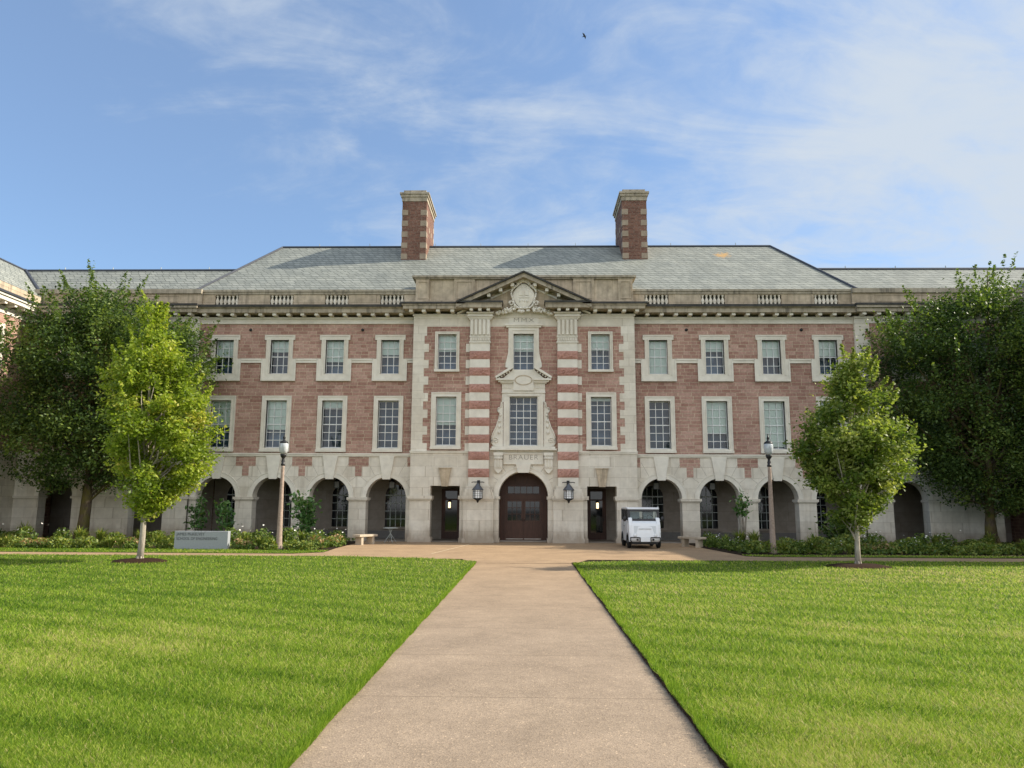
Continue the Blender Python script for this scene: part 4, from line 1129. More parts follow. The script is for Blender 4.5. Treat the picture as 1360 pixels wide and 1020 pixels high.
# ------------------------------------------------------------------ wings and side halls
def wing(sg, arches, label):
    w_ = empty('connecting_wing'); tag(w_, label, 'building')
    YG = .30; X0, X1 = XE, 25.25
    hs = [(x - .52, x + .52, 4.54, 6.92) for x in (sg * 19.1, sg * 22.9)] + [(x - .465, x + .465, 8.28, 10.08) for x in (sg * 19.1, sg * 22.9)]
    a, c = sorted((sg * X0, sg * X1))
    P(MB().wall(a, c, 4.28, 10.86, YG, .25, hs), 'upper_wall', M['red'], w_)
    for i, x in enumerate((sg * 19.1, sg * 22.9)):
        window('W3', x, YG, frame3, .93, 8.28, 10.08, 3, 4, 2, .4, None, w_); window('W2', x, YG, f2, 1.04, 4.54, 6.92, 3, 6, 3, .3 * i, None, w_)
    q = MB()
    for k in range(16):
        zt = 10.86 - .412 * k; q.box(sg * X0, sg * (17.28 if k % 2 == 0 else 17.05), YG - .02, YG + .2, zt - .412, zt)
    P(q, 'quoin', M['ashlar'], w_)
    s = MB(); s.box(sg * X0, sg * X1, YG - .06, YG + .3, 4.13, 4.28); P(s, 'string_course', M['stone'], w_)
    ar = MB(); m_ = (arches[0] + arches[1]) / 2
    for k, ac in enumerate(arches):
        lo, hi = ((X0, m_) if k == 0 else (m_, X1)); x0, x1 = sorted((sg * lo, sg * hi))
        ar.archwall(x0, x1, 0, 4.13, sg * ac, .85, 2.12, YG, .62)
    P(ar, 'arcade', M['base'], w_)
    for ac in arches:
        P(MB().ring(sg * ac, 2.12, .85, 1.06, YG - .035, YG + .02, 0, PI, 20), 'arch_ring', M['stone'], w_)
    ed = [X0] + [v for ac in arches for v in (ac - .85, ac + .85)] + [X1]
    im = MB()
    for k in range(0, len(ed), 2):
        a, c = sorted((sg * ed[k], sg * ed[k + 1])); im.box(a - .06, c + .06, YG - .09, YG + .66, 2.0, 2.12)
    P(im, 'impost', M['base'], w_)
    P(MB().add([(sg * X0, 3.4, 0), (sg * X1, 3.4, 0), (sg * X1, 3.4, 4), (sg * X0, 3.4, 4)], [(0, 1, 2, 3)]).add([(sg * X0, YG + .3, 4), (sg * X1, YG + .3, 4), (sg * X1, 3.4, 4), (sg * X0, 3.4, 4)], [(0, 1, 2, 3)]).box(sg * X0, sg * X1, YG + .1, 3.4, -.03, .01), 'loggia_wall', M['loggia'], w_)
    fr = MB(); fr.box(sg * X0, sg * X1, YG - .04, YG + .4, 10.86, 11.22); fr.box(sg * X0, sg * X1, YG - .09, YG - .04, 11.1, 11.2)
    for k in range(12): fr.box(sg * (16.9 + .72 * k) - .09, sg * (16.9 + .72 * k) + .09, -.17, YG - .04, 11.2, 11.33)
    P(fr, 'frieze', M['stone'], w_)
    cn = MB().box(sg * (X0 - .05), sg * X1, -.25, YG + .4, 11.33, 11.53).box(sg * (X0 - .08), sg * X1, -.35, YG + .4, 11.53, 11.64); P(cn, 'cornice', M['cornice'], w_)
    P(MB().box(sg * (X0 - .11), sg * X1, -.385, YG + .4, 11.64, 11.75), 'cornice_top', M['soot'], w_)
    pa = MB().box(sg * X0, sg * X1, YG + .05, YG + .4, 11.75, 12.44)
    for xa, xb in ((17.7, 20.6), (21.2, 24.6)):
        pa.box(sg * xa, sg * xb, YG + .03, YG + .05, 11.98, 12.02); pa.box(sg * xa, sg * xb, YG + .03, YG + .05, 12.3, 12.34); pa.box(sg * xa, sg * (xa + .04), YG + .03, YG + .05, 12.02, 12.3); pa.box(sg * xb, sg * (xb - .04), YG + .03, YG + .05, 12.02, 12.3)
    P(pa, 'parapet', M['old'], w_)
    P(MB().box(sg * X0, sg * X1, YG - .05, YG + .5, 12.44, 12.67), 'parapet_coping', M['cornice'], w_)
    # roof, running into the hip on one side and a valley on the other
    z0, y0, zr, yr = 12.60, .75, 14.55, 3.15
    rf = MB(); xi = 13.5; xv0, xv1 = 25.3, 27.85
    rf.add([(sg * xi, y0, z0), (sg * xv0, y0, z0), (sg * xv1, yr, zr), (sg * xi, yr, zr), (sg * xi, 2 * yr - y0, z0), (sg * xv0, 2 * yr - y0, z0)], [(0, 1, 2, 3), (3, 2, 5, 4)])
    # keep clear of the hall's own slope: start it just outside the hip
    P(rf, 'roof', M['slate'], w_)
    rc = MB(); bar(rc, (sg * 15.9, yr, zr + .01), (sg * xv1, yr, zr + .01), .08); bar(rc, (sg * xv0, y0, z0 + .03), (sg * xv1, yr, zr + .03), .11)
    P(rc, 'ridge_cap', M['lead'], w_)
    fin = MB()
    for k in range(4): fin.box(sg * (17.5 + 2.7 * k) - .015, sg * (17.5 + 2.7 * k) + .015, yr - .02, yr + .02, zr + .05, zr + .2)
    P(fin, 'lightning_rod', M['sashframe'], w_)
    P(MB().box(sg * 16.6, sg * X1, 3.45, 5.6, 0, 12.5).box(sg * 16.6, sg * X1, 1.25, 3.4, 4.05, 12.5), 'rear_wall', M['red'], w_)
    return w_
wing(-1, (18.6, 23.15), 'lower connecting wing of the hall behind the big dark tree on the left')
wing(1, (18.7, 23.92), 'lower connecting wing of the hall behind the big dark tree on the right')

def side_hall(sg, yfront, label):
    h = empty('side_hall'); tag(h, label, 'building')
    xw = 25.25; yb = 14
    # walls facing the lawn
    w_ = MB(); yy = [yfront, -.02 + .3]
    def facex(x, y0, y1, z0, z1): return [(x, y0, z0), (x, y1, z0), (x, y1, z1), (x, y0, z1)]
    P(MB().add(facex(sg * xw, yfront, .3, 4.28, 10.86), [(0, 1, 2, 3)]), 'upper_wall', M['red'], h)
    P(MB().add(facex(sg * xw, yfront, .3, 0, 4.13), [(0, 1, 2, 3)]), 'lower_wall', M['base'], h)
    P(MB().box(sg * (xw - .06), sg * (xw + .2), yfront, .3, 4.13, 4.28), 'string_course', M['stone'], h)
    P(MB().box(sg * (xw - .04), sg * (xw + .3), yfront, .3, 10.86, 11.22), 'frieze', M['stone'], h)
    for k in range(int((0 - yfront) / .72)): P(MB().box(sg * (xw - .48), sg * xw, -.35 - .72 * k, -.17 - .72 * k, 11.2, 11.33), 'modillion', M['stone'], h)
    P(MB().box(sg * (xw - .55), sg * (xw + .4), yfront, -.36, 11.33, 11.53).box(sg * (xw - .62), sg * (xw + .4), yfront, -.39, 11.53, 11.64), 'cornice', M['stone'], h)
    P(MB().box(sg * (xw - .68), sg * (xw + .5), yfront, -.4, 11.64, 11.75), 'gutter', M['lead'], h)
    z0, zr = 11.75, 14.55; xe = xw - .45; xr = 27.85
    rf = MB(); zz_ = 12.60; 
    rf.add([(sg * xe, yfront, 12.20), (sg * xe, .3, 12.20), (sg * 25.3, .75, 12.60), (sg * xr, 3.15, 14.55), (sg * xr, yfront, 14.55), (sg * xr, yb, 14.55), (sg * 31, yb, 12.2), (sg * 31, yfront, 12.2)], [(0, 1, 2, 3, 4), (4, 3, 5, 6, 7)])
    P(rf, 'roof', M['slate'], h)
    P(MB().box(sg * xe, sg * (xw + .5), yfront, .2, 11.75, 12.19), 'parapet', M['old'], h)
    rc = MB(); bar(rc, (sg * xr, yfront, 14.56), (sg * xr, yb, 14.56), .08); P(rc, 'ridge_cap', M['lead'], h)
    P(MB().box(sg * (xw + .1), sg * 30.8, yfront + .02, yb, 0, 12.1).prism([(sg * 25.4, 12.1), (sg * 30.6, 12.1), (sg * 27.85, 14.4)] if sg > 0 else [(sg * 30.6, 12.1), (sg * 25.4, 12.1), (sg * 27.85, 14.4)], yfront + .02, yfront + .3), 'rear_wall', M['red'], h)
    for k in range(max(1, int(-yfront / 3.2))):
        y = -2.4 - 3.0 * k
        for (z0_, z1_, ow, gw) in ((4.5, 6.95, 1.45, 1.03), (8.2, 10.15, 1.4, .93)):
            b = MB(); a = sg * xw; p = sg * (xw - .07)
            b.box(p, a, y - ow / 2, y - gw / 2, z0_ - .15, z1_ + .2); b.box(p, a, y + gw / 2, y + ow / 2, z0_ - .15, z1_ + .2); b.box(p, a, y - gw / 2, y + gw / 2, z0_ - .15, z0_); b.box(p, a, y - gw / 2, y + gw / 2, z1_, z1_ + .2)
            o = P(b, 'window', M['stone'], h)
            MB().box(sg * (xw - .015), sg * xw, y - gw / 2, y + gw / 2, z0_, z1_).build('pane', M['darkglass'], o)
            mu = MB()
            for j in range(1, 3): mu.box(sg * (xw - .04), sg * (xw - .015), y - gw / 2 + gw * j / 3 - .02, y - gw / 2 + gw * j / 3 + .02, z0_, z1_)
            for j in range(1, 5): mu.box(sg * (xw - .038), sg * (xw - .015), y - gw / 2, y + gw / 2, z0_ + (z1_ - z0_) * j / 5 - .02, z0_ + (z1_ - z0_) * j / 5 + .02)
            mu.build('sash', M['white'], o)
side_hall(-1, -11.5, 'sunlit side hall with slate roof running out of view at the far left')
side_hall(1, -11.5, 'shaded side hall whose slate roof just shows at the far right')

#@@PART2
# ------------------------------------------------------------------ trees and plants
def mk_leaf(name, stops, trans=.35, rough=.5):
    t = NT(name)
    a = t.new('ShaderNodeAttribute', attribute_name='tint')
    c = t.ramp(a.outputs['Fac'], stops)
    t.done(c, rough, .35)
    tl = t.new('ShaderNodeBsdfTranslucent'); t.l.new(t.mix(1, c, (1.25, 1.3, .6), 'MULTIPLY'), tl.inputs[0])
    m = t.new('ShaderNodeMixShader'); m.inputs[0].default_value = trans
    t.l.new(t.p.outputs[0], m.inputs[1]); t.l.new(tl.outputs[0], m.inputs[2]); t.l.new(m.outputs[0], t.out.inputs[0])
    return t.m
M['leaf_dark'] = mk_leaf('dark_elm_leaf', [(0, (.026, .052, .016)), (.5, (.085, .14, .032)), (1, (.215, .27, .055))], .38)
M['leaf_lime'] = mk_leaf('lime_maple_leaf', [(0, (.11, .17, .020)), (.5, (.25, .33, .040)), (.85, (.41, .45, .07)), (1, (.48, .44, .09))], .46)
M['leaf_mid'] = mk_leaf('green_maple_leaf', [(0, (.070, .118, .022)), (.5, (.19, .252, .045)), (1, (.41, .43, .14))], .42)
M['leaf_shrub'] = mk_leaf('magnolia_leaf', [(0, (.045, .11, .035)), (.5, (.10, .21, .065)), (.85, (.19, .31, .09)), (1, (.36, .45, .12))], .3, .35)
M['leaf_bed'] = mk_leaf('border_leaf', [(0, (.045, .10, .022)), (.45, (.145, .205, .040)), (.8, (.33, .35, .07)), (1, (.40, .27, .15))], .35)
def mk_bark(name, c1, c2, moss=None):
    t = NT(name); o = t.obj()
    n = t.noise(o, 6, 5, .65, (3, 3, .6))
    c = t.ramp(n, [(.3, c1), (.7, c2)])
    if moss:
        c = t.mix(t.ramp(t.noise(o, 2.5, 3), [(.42, 0), (.6, .75)]), c, moss)
    t.bump(n, .8, .03)
    return t.done(c, .9, .15)
M['bark'] = mk_bark('dark_bark', (.055, .040, .028), (.13, .10, .07), (.11, .10, .02))
M['bark_pale'] = mk_bark('pale_smooth_bark', (.26, .22, .18), (.46, .41, .34))

def leaf_quads(cen, size, tint_sd, rg, up=.35, aspect=.62):
    n = len(cen)
    nrm = rg.normal(0, 1, (n, 3)); nrm[:, 2] = np.abs(nrm[:, 2]) + up
    nrm /= np.linalg.norm(nrm, axis=1)[:, None]
    a = rg.normal(0, 1, (n, 3)); a -= nrm * (a * nrm).sum(1)[:, None]; a /= np.linalg.norm(a, axis=1)[:, None]
    b = np.cross(nrm, a)
    s = (size * rg.uniform(.65, 1.35, n))[:, None]
    a = a * s; b = b * s * aspect
    return np.stack([cen - a, cen - b * .95 - a * .1, cen + a, cen + b * .95 - a * .1], 1)

def tree(name, label, x, y, rows, trunk, nclu, nleaf, csize, lsize, leafm, barkm, seed, group=None, depth=.95, inner=.35, sprigs=0, tint_mu=.45, edge=.6, lobe=.2):
    """rows: (z, x left, x right) outline of the crown; trunk: [(x,y,z,r)...]"""
    rg = np.random.default_rng(seed)
    root = empty(name, (x, y, 0)); tag(root, label, 'tree', group)
    zs = np.array([r[0] for r in rows]); xl = np.array([r[1] for r in rows]) - x; xr = np.array([r[2] for r in rows]) - x
    o_ = np.argsort(zs); zs, xl, xr = zs[o_], xl[o_], xr[o_]
    # sample clusters by area of each slice
    zc = []; 
    while len(zc) < nclu:
        z = rg.uniform(zs[0], zs[-1]); wv = np.interp(z, zs, xr - xl) / (xr - xl).max()
        if rg.random() < wv ** 1.5 + .02: zc.append(z)
    zc = np.array(zc); mid = (np.interp(zc, zs, xl) + np.interp(zc, zs, xr)) / 2; hw = np.maximum((np.interp(zc, zs, xr) - np.interp(zc, zs, xl)) / 2 - csize * edge, .03)
    th = rg.uniform(0, 2 * PI, nclu); rr = np.sqrt(rg.uniform(inner ** 2, 1, nclu))
    # lobes: the outline swells and shrinks with direction and height
    lob = 1 - lobe * (0.5 + .5 * np.sin(3 * th + zc * 1.9 + seed)) * (0.5 + .5 * np.sin(5 * th - zc * 2.7))
    C_ = np.stack([mid + hw * rr * lob * np.cos(th), hw * rr * lob * depth * np.sin(th), zc], 1)
    size = csize * rg.uniform(.5, 1.35, nclu)
    ctint = rg.normal(tint_mu, .21, nclu)
    k = np.maximum((nleaf * size ** 2 / (size ** 2).sum()).astype(int), 5)
    idx = np.repeat(np.arange(nclu), k); n = len(idx)
    d = rg.normal(0, 1, (n, 3)); d /= np.linalg.norm(d, axis=1)[:, None]; d *= (rg.random(n) ** .45)[:, None]
    cen = C_[idx] + d * size[idx][:, None] * np.array([1, 1, .72]); 
    # twigs reach up and out: stretch part of each cluster along the outward direction
    outw = np.stack([C_[:, 0] - mid, C_[:, 1], np.full(nclu, .25) * hw], 1); outw /= (np.linalg.norm(outw, axis=1)[:, None] + 1e-6)
    m = rg.random(n) < .22
    cen[m] += outw[idx[m]] * (size[idx[m]] * rg.uniform(.2, 1.05, m.sum()))[:, None]
    tint = np.clip(ctint[idx] + rg.normal(0, .17, n), 0, 1)
    if sprigs:       # upright shoots breaking the outline at the top
        top = []
        for i in range(sprigs):
            z = zs[0] + (zs[-1] - zs[0]) * rg.uniform(.45, .98); a = rg.uniform(0, 2 * PI)
            h = (np.interp(z, zs, xr) - np.interp(z, zs, xl)) / 2; mx_ = (np.interp(z, zs, xr) + np.interp(z, zs, xl)) / 2
            p0 = np.array([mx_ + h * math.cos(a) * .88, h * math.sin(a) * .85, z]); dv = np.array([math.cos(a) * .5, math.sin(a) * .5, rg.uniform(.6, 1.4)]); ln = rg.uniform(.5, 1.1) * csize * 1.5
            q = 70
            u = rg.random(q)
            top.append(p0 + dv * (u * ln)[:, None] + rg.normal(0, .10 * csize + .02, (q, 3)) * (1.2 - u)[:, None])
        top = np.concatenate(top); cen = np.concatenate([cen, top]); tint = np.concatenate([tint, np.clip(rg.normal(.6, .15, len(top)), 0, 1)])
    quads('crown', leaf_quads(cen, lsize, .2, rg), leafm, root, tint)
    tb = MB()
    tp = [Vector(p[:3]) for p in trunk]; tr = [p[3] for p in trunk]
    tb.tube(tp, tr, 12)
    # root flare
    for i in range(6):
        a = i * PI / 3 + .3; r0_ = tr[0]
        tb.tube([(math.cos(a) * r0_ * 1.5, math.sin(a) * r0_ * 1.5, -.03), (math.cos(a) * r0_ * .8, math.sin(a) * r0_ * .8, r0_ * .9), (math.cos(a) * r0_ * .45, math.sin(a) * r0_ * .45, r0_ * 2.4)], [r0_ * .35, r0_ * .4, r0_ * .3], 6)
    tb.build('trunk', barkm, root)
    lb = MB()
    sel = rg.choice(nclu, min(nclu, 46), replace=False)
    for i in sel:
        c = Vector(C_[i]); 
        zt = tp[0].z + (c.z - tp[0].z) * rg.uniform(.45, .72); zt = max(zt, tp[min(1, len(tp) - 1)].z * .9)
        # point on the trunk at that height
        for q in range(len(tp) - 1):
            if tp[q].z <= zt <= tp[q + 1].z or q == len(tp) - 2:
                u = min(1, max(0, (zt - tp[q].z) / (tp[q + 1].z - tp[q].z + 1e-6))); st = tp[q].lerp(tp[q + 1], u); rs = tr[q] * (1 - u) + tr[q + 1] * u; break
        mid_ = st.lerp(c, .5) + Vector((rg.normal(0, .12), rg.normal(0, .12), -.06 * (c - st).length + rg.normal(0, .1)))
        r_ = min(rs * .55, .012 + .018 * (c - st).length)
        lb.tube([st, st.lerp(mid_, .55) + Vector((0, 0, .03)), mid_, mid_.lerp(c, .6), c], [r_, r_ * .85, r_ * .65, r_ * .4, r_ * .12], 6)
    lb.build('branches', barkm, root) if False else lb.build('limb', barkm, root)
    return root

tree('young_maple', 'young lime green maple with pale trunk in a mulch ring on the left lawn', -11.63, -13.8,
     [(8.15, -11.86, -11.73), (7.6, -12.14, -11.28), (6.72, -12.75, -10.62), (5.75, -13.25, -10.2), (4.54, -13.1, -9.55), (3.35, -13.05, -9.25), (2.42, -12.6, -9.75), (1.84, -12.2, -10.4), (1.45, -11.87, -11.05)],
     [(0, 0, -.02, .105), (.03, 0, .8, .085), (.02, 0, 1.5, .075), (-.05, .02, 3.2, .055), (-.12, 0, 5.2, .035), (-.17, 0, 7.4, .012)],
     230, 36000, .37, .058, M['leaf_lime'], M['bark_pale'], 3, None, .95, .25, 30, .46, .95, .25)
tree('young_maple', 'young mid green maple with pale trunk in a mulch ring on the right lawn', 10.06, -14.0,
     [(6.7, 10.0, 10.24), (6.21, 9.85, 10.60), (5.50, 9.50, 11.0), (4.57, 8.90, 11.6), (3.41, 8.2, 12.15), (2.50, 8.6, 11.95), (1.61, 9.0, 11.1), (1.03, 9.6, 10.5)],
     [(0, 0, -.02, .095), (.01, 0, .6, .075), (.03, 0, 1.1, .068), (.06, .02, 3.0, .05), (.08, 0, 4.6, .03), (.06, 0, 6.2, .01)],
     220, 33000, .35, .058, M['leaf_mid'], M['bark_pale'], 8, None, .95, .25, 28, .5, .95, .25)
tree('elm_tree', 'big dark green tree with mossy forked trunk at the left end of the arcade', -20.1, -2.4,
     [(11.9, -20.6, -20.0), (11.2, -22.3, -19.0), (10.3, -23.2, -16.6), (9.43, -24.3, -14.6), (7.62, -24.9, -14.3), (5.49, -25.2, -14.6), (4.3, -25.1, -15.6), (3.3, -24.0, -16.9), (2.6, -22.0, -18.6)],
     [(0, 0, -.02, .30), (.05, 0, 1.0, .24), (.10, 0, 2.1, .22), (.0, 0, 4.0, .17), (-.2, .1, 7, .11), (-.1, 0, 11.5, .02)],
     330, 84000, .86, .070, M['leaf_dark'], M['bark'], 21, None, .62, .55, 90, .42, .75, .42)
tree('elm_tree', 'big dark green tree with pointed top at the right end of the arcade', 21.1, -1.9,
     [(12.0, 21.9, 22.2), (11.5, 20.6, 23.3), (10.9, 18.0, 25.0), (10.0, 16.6, 26.0), (8.56, 15.9, 26.4), (6.41, 15.9, 26.3), (4.30, 16.6, 25.6), (2.7, 18.2, 24.2), (1.6, 19.6, 22.9)],
     [(0, 0, -.02, .29), (.0, 0, 1.0, .23), (.05, 0, 2.2, .2), (.2, 0, 4.2, .16), (.6, .1, 8, .10), (.95, 0, 12.9, .02)],
     320, 82000, .86, .070, M['leaf_dark'], M['bark'], 33, None, .62, .55, 85, .42, .75, .42)

def shrub(name, label, x, y, h, w_, nst, n, ls, leafm, seed, z0=.25, cat='shrub', stem_r=.02, group=None):
    rg = np.random.default_rng(seed)
    root = empty(name, (x, y, 0)); tag(root, label, cat, group)
    st = MB(); cen = []
    for i in range(nst):
        a = rg.uniform(0, 2 * PI); e = rg.uniform(.15, 1) * w_ / 2; hh = h * rg.uniform(.55, 1)
        p0 = Vector((rg.normal(0, .03), rg.normal(0, .03), -.02)); p2 = Vector((math.cos(a) * e, math.sin(a) * e * .8, hh)); p1 = p0.lerp(p2, .5) + Vector((rg.normal(0, .05), rg.normal(0, .05), .12))
        st.tube([p0, p1, p2], [stem_r, stem_r * .7, stem_r * .3], 6)
        q = n // nst; u = rg.uniform(0, 1, q) ** .7
        base = np.array(p0)[None] * ((1 - u) ** 2)[:, None] + 2 * np.array(p1)[None] * (u * (1 - u))[:, None] + np.array(p2)[None] * (u ** 2)[:, None]
        base = base[base[:, 2] > z0 * h]
        if len(base): cen.append(base + rg.normal(0, w_ * .14, base.shape) * np.array([1, 1, .7]))
    cen = np.concatenate(cen); cen[:, 2] = np.maximum(cen[:, 2], .05)
    t_ = np.clip(rg.normal(.45, .2, len(cen)) + (cen[:, 2] / h - .5) * .25, 0, 1)
    quads('foliage', leaf_quads(cen, ls, .2, rg), leafm, root, t_)
    st.build('stem', M['bark_pale'], root)
    return root
shrub('magnolia_shrub', 'dim young magnolia standing in the arch behind the left end of the stone sign', -15.6, -.7, 2.15, .95, 7, 420, .10, M['leaf_shrub'], 4)
shrub('magnolia_shrub', 'bright leafy magnolia against the pier behind the right end of the stone sign', -13.95, -1.2, 2.05, 1.0, 8, 620, .10, M['leaf_shrub'], 5, .3)
shrub('magnolia_shrub', 'glossy magnolia shrub just right of the left lamp post', -10.1, -1.6, 2.3, 1.25, 10, 720, .11, M['leaf_shrub'], 6, .12)
shrub('small_tree', 'slim little tree with a bare lower stem left of the right lamp post', 10.15, -1.6, 2.75, .85, 8, 520, .10, M['leaf_shrub'], 7, .5, 'tree', .03)
shrub('evergreen_shrub', 'low dark evergreen shrub behind the young maple on the right', 14.3, -2.1, 1.35, 1.9, 18, 1500, .09, M['leaf_dark'], 9, .02)

# border plants: a few kinds of clump, each clump a thing of its own, over a loose ground cover
def clump_mesh(kind, seed):
    rg = np.random.default_rng(seed)
    if kind == 'blade':                         # arching strap leaves
        n = 170; a = rg.uniform(0, 2 * PI, n); L_ = rg.uniform(.35, .75, n); e = rg.uniform(.1, .55, n)
        p0 = np.stack([np.cos(a) * .06 * rg.random(n), np.sin(a) * .06 * rg.random(n), np.zeros(n)], 1)
        p1 = p0 + np.stack([np.cos(a) * e * L_ * .5, np.sin(a) * e * L_ * .5, L_ * .62], 1); p2 = p1 + np.stack([np.cos(a) * e * L_ * .8, np.sin(a) * e * L_ * .8, L_ * (.32 - e * .6)], 1)
        wv = np.stack([-np.sin(a), np.cos(a), np.zeros(n)], 1) * .016
        q = np.concatenate([np.stack([p0 - wv, p0 + wv, p1 + wv, p1 - wv], 1), np.stack([p1 - wv, p1 + wv, p2 + wv * .2, p2 - wv * .2], 1)])
        t_ = np.clip(rg.normal(.55, .2, n), 0, 1); return q, np.concatenate([t_, t_])
    n = {'mound': 420, 'flower': 330, 'pink': 380}[kind]
    d = rg.normal(0, 1, (n, 3)); d /= np.linalg.norm(d, axis=1)[:, None]; d[:, 2] = np.abs(d[:, 2])
    r_ = rg.random(n)[:, None] ** .4
    cen = d * r_ * np.array([.42, .36, .40 if kind != 'flower' else .55]); cen[:, 2] += .03
    t_ = np.clip(rg.normal({'mound': .5, 'flower': .3, 'pink': .35}[kind], .18, n), 0, 1)
    if kind == 'pink':
        t_ = np.where((cen[:, 2] > .2) & (rg.random(n) < .45), 1.0, t_)
    return leaf_quads(cen, .055, .2, rg, .2), t_
KL = {'blade': ('strap leaved clump', 'clump of arching yellow green strap leaves'), 'mound': ('leafy mound', 'low rounded leafy green mound'),
      'pink': ('pink mound', 'low mound with rusty pink tops'), 'flower': ('white flowering clump', 'upright clump with small white flowers')}
M['petal'] = plain('white_petal', (.75, .74, .68), .6, .2, 0, .05)
protos = {}
def clump(kind, x, y, s_, side):
    key = (kind, side)
    lab = f"{KL[kind][1]} in the flower bed on the {'left' if side < 0 else 'right'}"
    grp = f"{KL[kind][0]}s in the {'left' if side < 0 else 'right'} bed"
    if kind not in protos:
        q, t_ = clump_mesh(kind, 40 + len(protos))
        o = quads('border_plant', q, M['leaf_bed'], None, t_)
        if kind == 'flower':
            rg = np.random.default_rng(77); n = 8
            cen = np.stack([rg.normal(0, .2, n), rg.normal(0, .18, n), rg.uniform(.35, .72, n)], 1)
            quads('flower_head', leaf_quads(cen, .030, .1, rg, 1.0, .9), M['petal'], o)['kind'] = 'stuff'
        protos[kind] = o
    else:
        o = copy_tree(protos[kind])
    o.location = (x, y, .0); o.rotation_euler = (0, 0, random.uniform(0, 6.28)); o.scale = (s_, s_, s_ * random.uniform(.85, 1.15))
    tag(o, lab, 'plant', grp)
rb = random.Random(5)
for k in range(46):            # front row, left
    x = -27.5 + k * .43 + rb.uniform(-.12, .12)
    yf = -7.0 + (0 if x < -15 else (x + 15) * -.07)
    if -13.9 < x < -11.3: continue
    if abs(x + 9.55) < .3: x -= .35
    if x > -8.3: continue
    clump(rb.choice(['mound', 'pink', 'mound', 'pink', 'blade']), x, yf + rb.uniform(.1, .5), rb.uniform(.75, 1.1), -1)
for k in range(30):
    x = -27 + k * .64 + rb.uniform(-.2, .2)
    clump(rb.choice(['blade', 'blade', 'mound', 'flower']), x, rb.uniform(-5.3, -3.0), rb.uniform(1.0, 1.45), -1)
for x, y in ((-10.6, -3.0), (-8.7, -1.6), (-8.4, -2.2), (-9.2, -2.6), (-8.1, -3.6), (-8.0, -4.9), (-8.3, -6.2)):
    clump('flower' if y > -3.1 else 'pink', x, y, 1.15, -1)
for k in range(40):
    x = 8.9 + k * .44 + rb.uniform(-.12, .12)
    if abs(x - 9.6) < .35: x += .4
    clump(rb.choice(['mound', 'mound', 'flower', 'pink', 'blade']), x, -7.75 + rb.uniform(.0, .5), rb.uniform(.75, 1.15), 1)
for k in range(30):
    x = 8.7 + k * .60 + rb.uniform(-.2, .2)
    clump(rb.choice(['flower', 'mound', 'blade', 'mound']), x, rb.uniform(-5.5, -2.6), rb.uniform(.95, 1.4), 1)
for x, y in ((8.35, -2.2), (8.3, -3.4), (8.5, -4.6), (8.6, -6.0), (8.7, -7.3)):
    clump('flower', x, y, 1.0, 1)
def cover(n):
    rg = np.random.default_rng(60)
    x = np.where(rg.random(n) < .5, rg.uniform(-29, -7.9, n), rg.uniform(8.3, 27, n)); y = rg.uniform(-8.2, .2, n)
    bl = [(-60, -7.4), (-15, -6.5), (-7.7, -7.1), (-7.85, -5.5), (-7.95, -1.5), (-7.95, .25), (-60, .25)]; br = [(8.3, -8.45), (14, -8.2), (60, -8.2), (60, .25), (7.95, .25), (7.95, -4.0)]
    k = inside(bl, x, y) | inside(br, x, y); x, y = x[k], y[k]
    h = .05 + .22 * value_noise(x, y, .7, 31) * rg.random(len(x))
    tag(quads('ground_cover', leaf_quads(np.stack([x, y, h], 1), .06, .2, rg, .6), M['leaf_bed'], None, np.clip(rg.normal(.4, .2, len(x)) + .3 * (value_noise(x, y, 1.5, 32) - .5), 0, 1)), kind='stuff')
cover(15000)

# ------------------------------------------------------------------ lamp posts, lanterns
M['post'] = plain('pinkish_concrete_post', (.36, .275, .225), .8, .2, 0, .25, 12)
def lamp_post(x, y, label):
    root = empty('street_lamp', (x, y, 0)); tag(root, label, 'street lamp', 'lamp posts in front of the hall')
    MB().lathe([(.17, -.02), (.17, .05), (.145, .10), (.128, .22), (.115, .45), (.066, 3.20), (.066, 3.30)], (0, 0, 0), 10).build('post', M['post'], root)
    MB().lathe([(.085, 3.29), (.085, 3.36), (.06, 3.38), (.075, 3.46), (.055, 3.52), (.05, 3.58), (.10, 3.64), (.13, 3.72), (.10, 3.76)], (0, 0, 0), 14).build('collar', M['iron'], root)
    MB().lathe([(.11, 3.75), (.16, 3.86), (.18, 4.02), (.178, 4.14), (.165, 4.18)], (0, 0, 0), 18).build('globe', M.setdefault('globe', plain('grey_globe_glass', (.50, .53, .56), .12, .6, 0, .25, 5)), root)
    MB().lathe([(.175, 4.175), (.155, 4.23), (.09, 4.28), (.045, 4.30), (.04, 4.36), (.06, 4.40), (.035, 4.45), (.01, 4.58)], (0, 0, 0), 16).build('cap', M['iron'], root)
lamp_post(-9.55, -7.0, 'pale lamp post with white globe left of the entrance beside the magnolia shrub')
lamp_post(9.6, -7.45, 'pale lamp post with white globe right of the entrance beside the slim tree')

